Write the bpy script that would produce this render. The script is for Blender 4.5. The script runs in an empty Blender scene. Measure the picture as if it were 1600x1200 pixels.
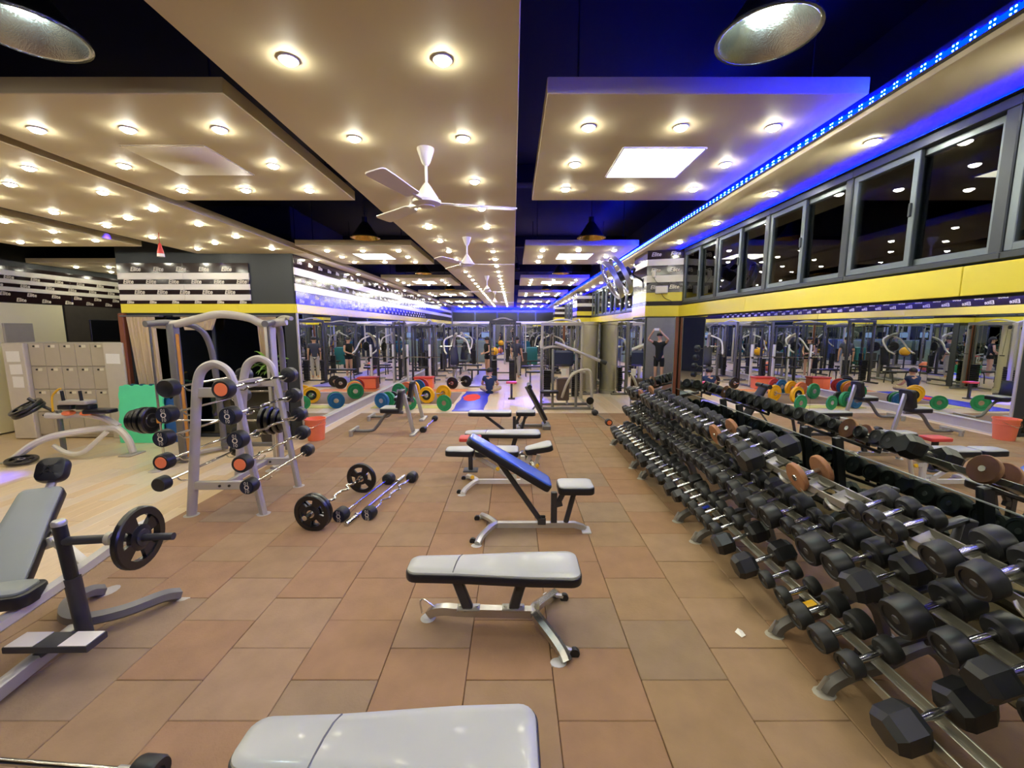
import bpy, math, random
from math import sin, cos, pi, radians, atan, sqrt
from mathutils import Vector, Matrix, Euler

random.seed(7)
scene = bpy.context.scene
COL = scene.collection

# ------------------------------------------------------------------ camera, world, exposure
cd = bpy.data.cameras.new('camera')
cam = bpy.data.objects.new('camera', cd)
COL.objects.link(cam)
cam.location = (0, 0, 2.0)
cam.rotation_euler = (pi / 2 - atan(87 / 665.0), 0, 0)
cd.sensor_width = 36.0
cd.lens = 665.0 / 1600 * 36
cd.shift_x = -2 / 1600.0
cd.clip_start = 0.02
cd.clip_end = 200
scene.camera = cam
w = bpy.data.worlds.new('night')
w.use_nodes = True
w.node_tree.nodes['Background'].inputs[0].default_value = (0.004, 0.006, 0.012, 1)
w.node_tree.nodes['Background'].inputs[1].default_value = 1.0
scene.world = w
vs = scene.view_settings
vs.view_transform = 'Standard'
vs.look = 'None'
vs.gamma = 1.0
vs.use_curve_mapping = False
vs.exposure = 1.2
cy = scene.cycles
cy.max_bounces = 12
cy.glossy_bounces = 8
cy.diffuse_bounces = 5
cy.transparent_max_bounces = 8
cy.caustics_reflective = False
cy.caustics_refractive = False
cy.sample_clamp_indirect = 6.0
LAMP = 85.0        # emission of a downlight lens
PANEL = 7.0        # emission of a square panel light
BLUE = 95.0        # emission of the blue strip


# ------------------------------------------------------------------ materials
def lin(c):
    return tuple((x / 12.92 if x <= 0.04045 else ((x + 0.055) / 1.055) ** 2.4) for x in (v / 255.0 for v in c))


def M(name, rgb, rough=0.5, metal=0.0, var=0.08, scale=9.0, bump=0.0, spec=0.5, coat=0.0, detail=3.0, stretch=None):
    m = bpy.data.materials.new(name)
    m.use_nodes = True
    nt = m.node_tree
    b = nt.nodes['Principled BSDF']
    tc = nt.nodes.new('ShaderNodeTexCoord')
    nz = nt.nodes.new('ShaderNodeTexNoise')
    nz.inputs['Scale'].default_value = scale
    nz.inputs['Detail'].default_value = detail
    src = tc.outputs['Object']
    if stretch:
        mp = nt.nodes.new('ShaderNodeMapping')
        mp.inputs['Scale'].default_value = stretch
        nt.links.new(src, mp.inputs['Vector'])
        src = mp.outputs['Vector']
    nt.links.new(src, nz.inputs['Vector'])
    mx = nt.nodes.new('ShaderNodeMix')
    mx.data_type = 'RGBA'
    c = lin(rgb)
    mx.inputs['A'].default_value = tuple(max(0, x * (1 - var * 2)) for x in c) + (1,)
    mx.inputs['B'].default_value = tuple(min(1, x * (1 + var * 2)) for x in c) + (1,)
    nt.links.new(nz.outputs['Fac'], mx.inputs['Factor'])
    nt.links.new(mx.outputs['Result'], b.inputs['Base Color'])
    b.inputs['Roughness'].default_value = rough
    b.inputs['Metallic'].default_value = metal
    b.inputs['Specular IOR Level'].default_value = spec
    b.inputs['Coat Weight'].default_value = coat
    b.inputs['Coat Roughness'].default_value = 0.08
    if bump:
        bp = nt.nodes.new('ShaderNodeBump')
        bp.inputs['Strength'].default_value = bump
        bp.inputs['Distance'].default_value = 0.01
        n2 = nt.nodes.new('ShaderNodeTexNoise')
        n2.inputs['Scale'].default_value = scale * 12
        n2.inputs['Detail'].default_value = 4
        nt.links.new(tc.outputs['Object'], n2.inputs['Vector'])
        nt.links.new(n2.outputs['Fac'], bp.inputs['Height'])
        nt.links.new(bp.outputs['Normal'], b.inputs['Normal'])
    return m


def emit(name, rgb, strength):
    m = bpy.data.materials.new(name)
    m.use_nodes = True
    nt = m.node_tree
    nt.nodes.clear()
    e = nt.nodes.new('ShaderNodeEmission')
    e.inputs[0].default_value = lin(rgb) + (1,)
    e.inputs[1].default_value = strength
    o = nt.nodes.new('ShaderNodeOutputMaterial')
    nt.links.new(e.outputs[0], o.inputs[0])
    return m


def glassy(name, tint, ior=1.5, rough=0.0, body=None, body_fac=0.0):
    m = bpy.data.materials.new(name)
    m.use_nodes = True
    nt = m.node_tree
    nt.nodes.clear()
    t = nt.nodes.new('ShaderNodeBsdfTransparent')
    t.inputs[0].default_value = tint + (1,)
    g = nt.nodes.new('ShaderNodeBsdfGlossy')
    g.inputs['Roughness'].default_value = rough
    f = nt.nodes.new('ShaderNodeFresnel')
    f.inputs[0].default_value = ior
    mx = nt.nodes.new('ShaderNodeMixShader')
    nt.links.new(f.outputs[0], mx.inputs[0])
    nt.links.new(t.outputs[0], mx.inputs[1])
    nt.links.new(g.outputs[0], mx.inputs[2])
    o = nt.nodes.new('ShaderNodeOutputMaterial')
    nt.links.new(mx.outputs[0], o.inputs[0])
    return m


def mirror_mat(name, tint, rough=0.004):
    m = bpy.data.materials.new(name)
    m.use_nodes = True
    b = m.node_tree.nodes['Principled BSDF']
    b.inputs['Base Color'].default_value = tint + (1,)
    b.inputs['Metallic'].default_value = 1.0
    b.inputs['Roughness'].default_value = rough
    return m


m_rub = [M('rubber_brown', (155, 127, 95), 0.8, var=0.12, scale=5, bump=0.25, spec=0.25),
         M('rubber_red_brown', (156, 123, 92), 0.8, var=0.12, scale=5, bump=0.25, spec=0.25),
         M('rubber_grey_brown', (149, 126, 99), 0.8, var=0.12, scale=5, bump=0.25, spec=0.25),
         M('rubber_tan', (159, 131, 101), 0.8, var=0.12, scale=5, bump=0.25, spec=0.25),
         M('rubber_rust', (158, 123, 89), 0.78, var=0.12, scale=5, bump=0.25, spec=0.25)]
m_rubgap = M('rubber_joint', (96, 62, 42), 0.9)
m_wood = [M('vinyl_wood_pale', (232, 208, 170), 0.3, var=0.07, scale=3, spec=0.5, stretch=(9, 0.8, 1), detail=6),
          M('vinyl_wood_warm', (224, 196, 154), 0.3, var=0.08, scale=3, spec=0.5, stretch=(9, 0.8, 1), detail=6),
          M('vinyl_wood_grey', (226, 206, 178), 0.3, var=0.07, scale=3, spec=0.5, stretch=(9, 0.8, 1), detail=6)]
m_panel = M('painted_ceiling_board', (222, 208, 174), 0.6, var=0.015, scale=2)
m_paneledge = M('painted_board_edge', (178, 164, 146), 0.6, var=0.03)
m_deck = M('black_ceiling', (13, 13, 14), 0.75, var=0.2, scale=3)
m_dark = M('dark_wall_paint', (52, 56, 56), 0.5, var=0.1, scale=2)
m_yellow = M('yellow_acrylic', (240, 222, 72), 0.22, var=0.02, scale=2, spec=0.5)
m_white = M('white_acrylic', (236, 230, 216), 0.2, var=0.015, scale=2, spec=0.5)
m_brown = M('dark_brown_acrylic', (44, 30, 30), 0.12, var=0.1, scale=2, spec=0.6)
m_cream = M('cream_paint', (246, 238, 196), 0.6, var=0.03, scale=1.5)
m_wfr = M('grey_aluminium', (108, 118, 124), 0.38, metal=0.55, var=0.06)
m_wfr2 = M('dark_grey_aluminium', (62, 68, 74), 0.4, metal=0.4, var=0.06)
m_oak = M('brown_wood_trim', (128, 72, 48), 0.4, var=0.18, scale=6, stretch=(8, 8, 0.6))
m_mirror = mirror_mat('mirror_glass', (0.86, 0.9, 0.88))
m_mirror2 = mirror_mat('dark_mirror_glass', (0.36, 0.44, 0.41))  # darker greenish tint for the lower near mirror row
m_seam = M('mirror_joint', (150, 160, 158), 0.3, metal=0.6)
m_glass = glassy('window_glass', (0.75, 0.8, 0.8), 1.55)
m_lamp = emit('lamp_white', (255, 252, 228), LAMP)
m_ledpanel = emit('panel_light_white', (255, 252, 224), PANEL)
m_blue = emit('blue_strip_glow', (0, 2, 255), BLUE)
m_blue2 = emit('blue_corner_glow', (0, 2, 255), BLUE * 1.3)
m_bluedot = emit('blue_diode', (70, 150, 255), 40)
m_bulb = emit('cool_bulb', (225, 250, 250), 60)
m_trimring = M('white_lamp_trim', (226, 222, 224), 0.4)
m_fanwhite = M('white_enamel', (236, 230, 216), 0.3, var=0.02)
m_hood = M('brushed_aluminium', (205, 208, 200), 0.22, metal=1.0, var=0.08, scale=14, bump=0.25)
m_gold = M('brass_hood', (214, 178, 96), 0.2, metal=1.0, var=0.06, scale=14)
m_steel = M('chrome_steel', (206, 206, 204), 0.16, metal=1.0, var=0.04)
m_silver = M('silver_powder_coat', (190, 188, 182), 0.34, metal=0.55, var=0.04)
m_chrome = M('satin_chrome', (196, 194, 192), 0.24, metal=0.9, var=0.05)
m_lgrey = M('light_grey_tube_paint', (184, 178, 166), 0.4, metal=0.15, var=0.04)
m_wtube = M('white_tube_paint', (222, 218, 208), 0.35, metal=0.1, var=0.03)
m_grey = M('mid_grey_paint', (118, 116, 114), 0.4, metal=0.3, var=0.06)
m_dgrey = M('dark_grey_paint', (62, 62, 66), 0.4, metal=0.3, var=0.08)
m_rail = M('grey_steel_rail', (150, 148, 138), 0.32, metal=0.7, var=0.08)
m_vinyl = M('grey_vinyl', (176, 178, 168), 0.32, var=0.04, scale=4, spec=0.6, coat=0.15)
m_vinyld = M('dim_grey_vinyl', (136, 142, 136), 0.4, var=0.05, scale=4, spec=0.5)
m_bvinyl = M('black_vinyl', (24, 24, 30), 0.35, var=0.1, spec=0.5)
m_vinyl_blue_lit = M('blue_lit_grey_vinyl', (58, 96, 196), 0.25, var=0.05, scale=4, spec=0.6, coat=0.3)  # grey vinyl with the blue strip's light painted into its colour
m_navy = M('navy_rubber', (20, 30, 52), 0.4, var=0.1)
m_black = M('black_rubber', (30, 31, 34), 0.42, var=0.12, scale=12, spec=0.45)
m_black2 = M('worn_black_rubber', (44, 45, 46), 0.5, var=0.15, scale=12, spec=0.4)
m_iron = M('black_enamel_iron', (17, 18, 22), 0.28, var=0.1, spec=0.6)
m_hubring = M('grey_hub_ring', (92, 92, 94), 0.4, metal=0.5)
m_brplate = M('rust_brown_plate', (158, 110, 76), 0.6, var=0.16, scale=7, bump=0.2)
m_orange = M('orange_plastic', (250, 132, 84), 0.4, var=0.04)
m_red = M('red_foam', (214, 74, 66), 0.5, var=0.05)
m_green = M('mint_foam', (96, 232, 172), 0.6, var=0.05, scale=4)
m_teal = M('teal_foam', (20, 104, 118), 0.6, var=0.08)
m_cobalt = M('cobalt_foam', (30, 84, 150), 0.6, var=0.08)
m_pyel = M('yellow_bumper', (246, 182, 16), 0.45, var=0.05)
m_pgreen = M('green_bumper', (34, 142, 84), 0.45, var=0.06)
m_pblue = M('blue_bumper', (18, 98, 150), 0.45, var=0.06)
m_pred = M('red_bumper', (206, 56, 44), 0.45, var=0.06)
m_knob = M('yellow_knob', (238, 186, 40), 0.4)
m_locker = M('beige_locker_paint', (186, 176, 156), 0.45, metal=0.1, var=0.03)
m_lockere = M('pale_locker_paint', (206, 198, 182), 0.45, metal=0.1, var=0.03)
m_paper = M('white_paper', (240, 238, 232), 0.7, var=0.06, scale=22, stretch=(1, 1, 14))
m_curtain = M('beige_curtain', (200, 180, 146), 0.8, var=0.08, scale=3)
m_leaf = M('green_leaf', (96, 132, 46), 0.5, var=0.25, scale=5)
m_pot = M('dark_pot', (60, 54, 50), 0.5)
m_skin = M('skin', (206, 160, 128), 0.5, var=0.03)
m_hair = M('black_hair', (18, 16, 18), 0.5, var=0.2, scale=30)
m_tnavy = M('navy_cotton', (28, 46, 84), 0.85, var=0.08)
m_tgrey = M('charcoal_cotton', (66, 68, 84), 0.85, var=0.08)
m_tblack = M('black_cotton', (16, 18, 20), 0.85, var=0.1)
m_beige = M('beige_cotton', (206, 186, 150), 0.85, var=0.06)
m_greyp = M('light_grey_cotton', (176, 172, 172), 0.85, var=0.06)
m_shoe = M('white_trainer', (210, 208, 206), 0.5)
m_eye = M('eye_dark', (30, 24, 22), 0.3)
m_tealcab = M('grey_teal_cabinet', (128, 148, 146), 0.5, var=0.05)
m_screen = emit('monitor_screen', (150, 170, 220), 0.35)
m_bwall = M('grey_blue_wall', (132, 138, 146), 0.5, var=0.06, scale=1.5)
m_letter = M('cream_lettering', (222, 214, 196), 0.4)
m_column = M('beige_column_paint', (176, 168, 138), 0.45, var=0.05, scale=2)
m_amber = M('orange_wood_strip', (200, 140, 70), 0.45, var=0.12, scale=6)
m_bluetag = M('blue_tape', (20, 70, 220), 0.5)


# ------------------------------------------------------------------ mesh builder
class MB:
    def __init__(s):
        s.v, s.f, s.mi = [], [], []
        s.m = 0

    def add(s, vs, fs):
        o = len(s.v)
        s.v += [tuple(p) for p in vs]
        for f in fs:
            s.f.append(tuple(i + o for i in f))
            s.mi.append(s.m)
        return s

    def box(s, c, d, R=None):
        x, y, z = d[0] / 2, d[1] / 2, d[2] / 2
        p = [Vector((a, b, e)) for a in (-x, x) for b in (-y, y) for e in (-z, z)]
        if R is not None:
            p = [R @ q for q in p]
        c = Vector(c)
        return s.add([q + c for q in p], [(0, 1, 3, 2), (4, 6, 7, 5), (0, 4, 5, 1), (2, 3, 7, 6), (0, 2, 6, 4), (1, 5, 7, 3)])

    def bbox(s, c, d, b=0.01, R=None):
        """box with chamfered edges (12 edges cut by stacking three rings)"""
        x, y, z = d[0] / 2, d[1] / 2, d[2] / 2
        b = min(b, x * .9, y * .9, z * .9)
        rings = []
        for zz, k in ((-z, b), (-z + b, 0), (z - b, 0), (z, b)):
            X, Y = x - k, y - k
            rings.append([Vector(q) for q in ((-X + b, -Y, zz), (X - b, -Y, zz), (X, -Y + b, zz), (X, Y - b, zz), (X - b, Y, zz), (-X + b, Y, zz), (-X, Y - b, zz), (-X, -Y + b, zz))])
        return s._rings(rings, Vector(c), R)

    def _rings(s, rings, c=Vector((0, 0, 0)), R=None, caps=True):
        n = len(rings[0])
        p = [(R @ q if R is not None else q) + c for r in rings for q in r]
        fs = []
        for i in range(len(rings) - 1):
            for j in range(n):
                k = (j + 1) % n
                fs.append((i * n + j, i * n + k, (i + 1) * n + k, (i + 1) * n + j))
        if caps:
            fs.append(tuple(range(n - 1, -1, -1)))
            fs.append(tuple((len(rings) - 1) * n + j for j in range(n)))
        return s.add(p, fs)

    def beam(s, p0, p1, w, h, up=(0, 0, 1), b=0.006):
        p0, p1 = Vector(p0), Vector(p1)
        d = p1 - p0
        L = d.length
        x = d.normalized()
        u = Vector(up)
        y = u.cross(x)
        if y.length < 1e-4:
            y = Vector((0, 1, 0)).cross(x)
            if y.length < 1e-4:
                y = Vector((1, 0, 0))
        y.normalize()
        z = x.cross(y)
        R = Matrix((x, y, z)).transposed()
        return s.bbox((p0 + p1) / 2, (L, w, h), b, R)

    def tube(s, pts, r, n=10, caps=True, flat=1.0):
        pts = [Vector(p) for p in pts]
        rr = r if isinstance(r, (list, tuple)) else [r] * len(pts)
        t0 = (pts[1] - pts[0]).normalized()
        nrm = t0.orthogonal().normalized() if abs(t0.z) > 0.95 else Vector((0, 0, 1)).cross(t0).normalized()
        rings = []
        for i, p in enumerate(pts):
            if i == 0:
                t = t0
            elif i == len(pts) - 1:
                t = (pts[i] - pts[i - 1]).normalized()
            else:
                t = ((pts[i + 1] - pts[i]).normalized() + (pts[i] - pts[i - 1]).normalized())
                t = t.normalized() if t.length > 1e-5 else (pts[i] - pts[i - 1]).normalized()
            nrm = nrm - t * nrm.dot(t)
            nrm = nrm.normalized() if nrm.length > 1e-5 else t.orthogonal().normalized()
            bn = t.cross(nrm)
            rings.append([p + (nrm * cos(2 * pi * k / n + pi / n) + bn * sin(2 * pi * k / n + pi / n) * flat) * rr[i] for k in range(n)])
        return s._rings(rings, caps=caps)

    def lathe(s, prof, o=(0, 0, 0), ax=(0, 0, 1), n=20, ph=0.0, caps=True):
        a = Vector(ax).normalized()
        x = a.orthogonal().normalized()
        if abs(a.z) < 0.99:
            x = Vector((0, 0, 1)).cross(a).normalized()
        y = a.cross(x)
        o = Vector(o)
        rings = [[o + a * h + (x * cos(2 * pi * k / n + ph) + y * sin(2 * pi * k / n + ph)) * max(r, 1e-4) for k in range(n)] for r, h in prof]
        return s._rings(rings, caps=caps)

    def prism(s, out, h, M4=None, b=0.0, crown=0.0, base=0.0):
        """closed 2D outline extruded from z=base to z=h, rounded at the upper and lower rims"""
        n = len(out)
        cx = sum(p[0] for p in out) / n
        cy_ = sum(p[1] for p in out) / n
        M4 = M4 or Matrix.Identity(4)

        def off(k, z):
            r = []
            for i, (x, y) in enumerate(out):
                d = Vector((x - cx, y - cy_))
                px, py = out[i - 1]
                nx, ny = out[(i + 1) % n]
                t = Vector((nx - px, ny - py))
                nr = Vector((t.y, -t.x))
                nr = nr.normalized() if nr.length > 1e-6 else d.normalized()
                r.append(M4 @ Vector((x - nr.x * k, y - nr.y * k, z)))
            return r
        if b > 0:
            rings = [off(b, base), off(b * .3, base + b * .3), off(0, base + b), off(0, h - b), off(b * .3, h - b * .3), off(b, h)]
            if crown > 0:
                rings.append(off(b * 2.6, h + crown * .7))
                rings.append(off(b * 4, h + crown))
        else:
            rings = [off(0, base), off(0, h)]
        return s._rings(rings)

    def build(s, name, mat, parent=None, ang=40, loc=None, data=None):
        me = bpy.data.meshes.new(name)
        me.from_pydata(s.v, [], s.f)
        for x in (mat if isinstance(mat, (list, tuple)) else [mat]):
            me.materials.append(x)
        if isinstance(mat, (list, tuple)):
            me.polygons.foreach_set('material_index', s.mi)
        if ang:
            me.shade_smooth()
            me.set_sharp_from_angle(angle=radians(ang))
        me.update()
        return link(name, me, parent, loc)


def link(name, me, parent=None, loc=None):
    o = bpy.data.objects.new(name, me)
    COL.objects.link(o)
    if parent is not None:
        o.parent = parent
    if loc is not None:
        o.location = loc
    return o


def tag(o, label=None, cat=None, group=None, kind=None):
    if label:
        o['label'] = label
    if cat:
        o['category'] = cat
    if group:
        o['group'] = group
    if kind:
        o['kind'] = kind
    return o


def thing(name, label, cat, loc=(0, 0, 0), rz=0.0, group=None):
    o = bpy.data.objects.new(name, None)
    o.empty_display_size = 0.1
    COL.objects.link(o)
    o.location = loc
    o.rotation_euler = (0, 0, rz)
    return tag(o, label, cat, group)


KIDS = {}


def copy_tree(o, label=None, loc=None, rot=None, group=None, scale=None):
    def rec(a, par):
        c = a.copy()
        COL.objects.link(c)
        if par is not None:
            c.parent = par
            c.matrix_parent_inverse = a.matrix_parent_inverse.copy()
        for ch in kids_of(a):
            rec(ch, c)
        return c
    r = rec(o, None)
    if label:
        r['label'] = label
    if loc is not None:
        r.location = loc
    if rot is not None:
        r.rotation_euler = rot if isinstance(rot, (tuple, list)) else (0, 0, rot)
    if group:
        r['group'] = group
    if scale:
        r.scale = scale
    return r


def kids_of(a):
    if a.name not in KIDS:
        KIDS[a.name] = list(a.children)
    return KIDS[a.name]


def struct(name, mb, mat, label=None, parent=None, ang=40):
    o = mb.build(name, mat, parent, ang)
    if parent is None:
        o['kind'] = 'structure'
        if label:
            o['label'] = label
    return o


def smooth(pts, n=6):
    """Catmull-Rom through the points"""
    P = [Vector(p) for p in pts]
    P = [P[0] * 2 - P[1]] + P + [P[-1] * 2 - P[-2]]
    out = []
    for i in range(1, len(P) - 2):
        for k in range(n):
            t = k / n
            a, b, c, d = P[i - 1], P[i], P[i + 1], P[i + 2]
            out.append(0.5 * ((2 * b) + (c - a) * t + (2 * a - 5 * b + 4 * c - d) * t * t + (3 * b - a - 3 * c + d) * t ** 3))
    out.append(P[-2])
    return out


def rrect(x0, x1, w0, w1, r=0.06, n=5, mid=None):
    """pad outline along x from x0 to x1, half widths w0 at x0 and w1 at x1, rounded corners, counter-clockwise"""
    pts = []
    for cx_, cy_, a0 in ((x1 - r, -w1 + r, -pi / 2), (x1 - r, w1 - r, 0), (x0 + r, w0 - r, pi / 2), (x0 + r, -w0 + r, pi)):
        for k in range(n + 1):
            a = a0 + pi / 2 * k / n
            pts.append((cx_ + r * cos(a), cy_ + r * sin(a)))
        if a0 == 0:
            for t in (0.25, 0.4, 0.5, 0.6, 0.75):
                q = t * t * (3 - 2 * t)
                pts.append((x1 - r + (x0 + r - x1 + r) * t, w1 + (w0 - w1) * q))
        if a0 == pi:
            for t in (0.25, 0.4, 0.5, 0.6, 0.75):
                q = t * t * (3 - 2 * t)
                pts.append((x0 + r + (x1 - r - x0 - r) * t, -(w0 + (w1 - w0) * q)))
    return pts


ORD = ('first second third fourth fifth sixth seventh eighth ninth tenth eleventh twelfth thirteenth fourteenth fifteenth sixteenth '
       'seventeenth eighteenth nineteenth twentieth twenty-first twenty-second twenty-third twenty-fourth twenty-fifth twenty-sixth '
       'twenty-seventh twenty-eighth twenty-ninth thirtieth thirty-first thirty-second thirty-third thirty-fourth thirty-fifth '
       'thirty-sixth thirty-seventh thirty-eighth thirty-ninth fortieth forty-first forty-second forty-third forty-fourth forty-fifth '
       'forty-sixth forty-seventh forty-eighth forty-ninth fiftieth').split()

_TXT = {}


def text_mesh(txt, size, shear=0.0, bold=0.0):
    key = (txt, size, shear, bold)
    if key not in _TXT:
        cu = bpy.data.curves.new('lettering_curve', 'FONT')
        cu.body = txt
        cu.size = size
        cu.shear = shear
        cu.offset = bold
        cu.resolution_u = 2
        cu.align_x = 'CENTER'
        cu.align_y = 'CENTER'
        o = bpy.data.objects.new('lettering_curve', cu)
        COL.objects.link(o)
        dg = bpy.context.evaluated_depsgraph_get()
        me = o.evaluated_get(dg).to_mesh()
        _TXT[key] = ([v.co.copy() for v in me.vertices], [tuple(p.vertices) for p in me.polygons])
        o.evaluated_get(dg).to_mesh_clear()
        bpy.data.objects.remove(o)
        bpy.data.curves.remove(cu)
    return _TXT[key]


def put_text(mb, txt, size, o, xd, yd, shear=0.0, bold=0.0):
    vs_, fs_ = text_mesh(txt, size, shear, bold)
    o, xd, yd = Vector(o), Vector(xd), Vector(yd)
    mb.add([o + xd * v.x + yd * v.y for v in vs_], fs_)


# ------------------------------------------------------------------ floor
XL, XR, YB, YF = -3.87, 2.65, 27.0, -3.0
RUBX, RUBY = -3.6, 9.9
fl = struct('floor', MB().box(((XR - 9.9) / 2, (YF + YB) / 2, -0.06), (XR + 9.9 + 0.3, YB - YF, 0.08)), m_wood[1], 'pale wood-look vinyl floor of the gym with a brown rubber area')
rub_base = MB().box(((RUBX + XR) / 2, (YF + RUBY) / 2, -0.0105), (XR - RUBX, RUBY - YF, 0.019)).build('rubber_underlay', m_rubgap, fl)
tile_me = []
for m in m_rub:
    b = MB().bbox((0, 0, 0), (0.496, 0.496, 0.02), 0.0035)
    o = b.build('rubber_tile', m, fl, ang=30)
    tile_me.append(o.data)
    bpy.data.objects.remove(o)
prev = 0
for c in range(-8, 6):
    x0, x1 = 0.23 + 0.5 * (c - 0), 0.73 + 0.5 * (c - 0)
    ys = 2.19 if c % 2 == 1 else 1.935
    x0, x1 = max(x0, RUBX), min(x1, XR)
    if x1 - x0 < 0.05:
        continue
    y = ys - 0.5 * 3
    while y < RUBY - 0.03:
        y1 = min(y + 0.5, RUBY)
        if y1 > 1.1:
            k = random.choice([0, 0, 1, 1, 2, 3, 3, 4])
            o = link('rubber_tile', tile_me[k], fl, ((x0 + x1) / 2, (y + y1) / 2, 0.001 + random.uniform(-0.0012, 0.0012)))
            o.scale = ((x1 - x0) / 0.5, (y1 - y) / 0.5, 1)
            o.rotation_euler = (0, 0, random.choice([0, pi]) + random.uniform(-0.003, 0.003))
        y += 0.5
plank_me = []
for m in m_wood:
    o = MB().bbox((0, 0, 0), (0.178, 1.497, 0.02), 0.0015).build('vinyl_plank', m, fl, ang=30)
    plank_me.append(o.data)
    bpy.data.objects.remove(o)


def planks(xa, xb, ya, yb, keep):
    i = 0
    x = xa
    while x < xb - 0.02:
        xe = min(x + 0.18, xb)
        y = ya - (i * 0.53 % 1.5)
        while y < yb - 0.02:
            a, b = max(y, ya), min(y + 1.5, yb)
            if b - a > 0.02 and keep((x + xe) / 2, b):
                o = link('vinyl_plank', random.choice(plank_me), fl, ((x + xe) / 2, (a + b) / 2, -0.0088))
                o.scale = ((xe - x) / 0.18, (b - a) / 1.5, 1)
            y += 1.5
        x = xe
        i += 1


planks(-7.56, RUBX, 2.2, 7.7, lambda x, y: x > -1.32 * y - 0.2)
planks(XL + 0.01, XR, RUBY, 13.4, lambda x, y: True)
planks(XL + 0.01, RUBX, 7.7, RUBY, lambda x, y: True)

# ------------------------------------------------------------------ ceiling deck and hanging panels
ZP = 3.3
struct('ceiling', MB().box(((XR - 9.9) / 2, (YF + YB) / 2, 4.15), (XR + 10.2, YB - YF, 0.1)), m_deck, 'black painted ceiling deck above the hanging panels')
for i, y in enumerate((5.9, 10.2, 14.6, 19)):
    struct('beam_%d' % (i + 1), MB().bbox(((XR + XL) / 2 - 1.5, y, 3.98), (9.4, 0.22, 0.24), 0.01), m_deck, 'black ceiling beam crossing above the panels')


def panel(name, x0, x1, y0, y1, z=ZP, th=0.09, label=None, edge=None):
    b = MB()
    b.m = 0
    b.bbox(((x0 + x1) / 2, (y0 + y1) / 2, z + th / 2), (x1 - x0, y1 - y0, th), 0.004)
    b.m = 1
    for hx in (x0 + 0.2, x1 - 0.2):
        for hy in (y0 + 0.2, y1 - 0.2):
            b.tube([(hx, hy, z + th), (hx, hy, 4.1)], 0.006, 5)
    o = b.build(name, [m_panel, m_deck], None, 35)
    tag(o, label, None, None, 'structure')
    return o


panel('ceiling_panel', -1.48, 0.03, YF, 26.6, label='long central beige ceiling panel with two rows of downlights')
PY = [-1.85 + 4.4 * k for k in range(0, 7)]
for k, y in enumerate(PY):
    panel('ceiling_panel', 0.19, 1.99, y + 0.02, y + 2.02, label='square beige ceiling panel over the dumbbell side, %s from the camera end' % ORD[k])
    panel('ceiling_panel', -3.46, -1.62, y + 0.02, y + 2.02, label='square beige ceiling panel left of the long panel, %s from the camera end' % ORD[k])
panel('ceiling_panel', -5.55, -3.6, 0.4, 7.87, label='long beige ceiling panel beyond the left square panels')
panel('ceiling_panel', -7.85, -5.95, 2.5, 7.05, label='beige ceiling panel above the lockers')
panel('ceiling_panel', -9.75, -8.05, 2.0, 6.4, label='added unseen ceiling panel with lamps brightening the lockers from the left')  # out-of-view panel added to carry extra lamps for the lockers
panel('ceiling_panel', -9.75, -7.7, 8.75, 12.5, label='far beige ceiling panel beside the lettered left wall')
# access hatch in the near left panel
hb = MB().bbox((-2.52, 3.54, ZP - 0.002), (0.6, 0.58, 0.012), 0.003)
h = hb.build('ceiling_hatch', m_panel)
tag(h, 'square flush access hatch in the near left ceiling panel', 'hatch')
hs = MB()
for a, bb in (((-2.825, 3.24), (-2.215, 3.24)), ((-2.825, 3.84), (-2.215, 3.84)), ((-2.825, 3.24), (-2.825, 3.84)), ((-2.215, 3.24), (-2.215, 3.84))):
    hs.beam((a[0], a[1], ZP - 0.001), (bb[0], bb[1], ZP - 0.001), 0.006, 0.006, b=0.001)
hs.build('hatch_joint', m_paneledge, h)

# soffits along the walls
struct('trim_1', MB().bbox(((2.06 + XR) / 2, (YF + YB) / 2, 3.28), (XR - 2.06, YB - YF, 0.1), 0.004), m_panel, 'beige soffit above the right-hand windows')
struct('trim_2', MB().bbox((XL + 0.14, (7.7 + YB) / 2, 3.33), (0.28, YB - 7.7, 0.07), 0.004), m_panel, 'narrow beige soffit above the lettered mirror wall')

# ------------------------------------------------------------------ recessed downlights
dl = thing('recessed_downlight', 'x', 'downlight', (0, 0, 0))
MB().lathe([(0.036, 0.0), (0.046, -0.001), (0.049, -0.004), (0.045, -0.008), (0.038, -0.007)], n=18).build('trim_ring', m_trimring, dl)
MB().lathe([(0.039, -0.005), (0.036, -0.014), (0.024, -0.023), (0.006, -0.027)], n=12).build('lamp_lens', m_lamp, dl)
dls = MB()
dls.m = 0
dls.lathe([(0.054, 0.0), (0.054, -0.008), (0.038, -0.009)], n=10)
dls.m = 1
dls.lathe([(0.038, -0.006), (0.03, -0.022), (0.008, -0.03)], n=8)
_far = dls.build('recessed_downlight', [m_trimring, m_lamp])
far_me = _far.data
bpy.data.objects.remove(_far)
first_dl = [True]


def downlight(x, y, z, label, group):
    if y > 12.5:
        o = link('recessed_downlight', far_me, None, (x, y, z))
        return tag(o, label, 'downlight', group)
    if first_dl[0]:
        first_dl[0] = False
        dl.location = (x, y, z)
        return tag(dl, label, 'downlight', group)
    return copy_tree(dl, label, (x, y, z), 0, group)


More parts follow.
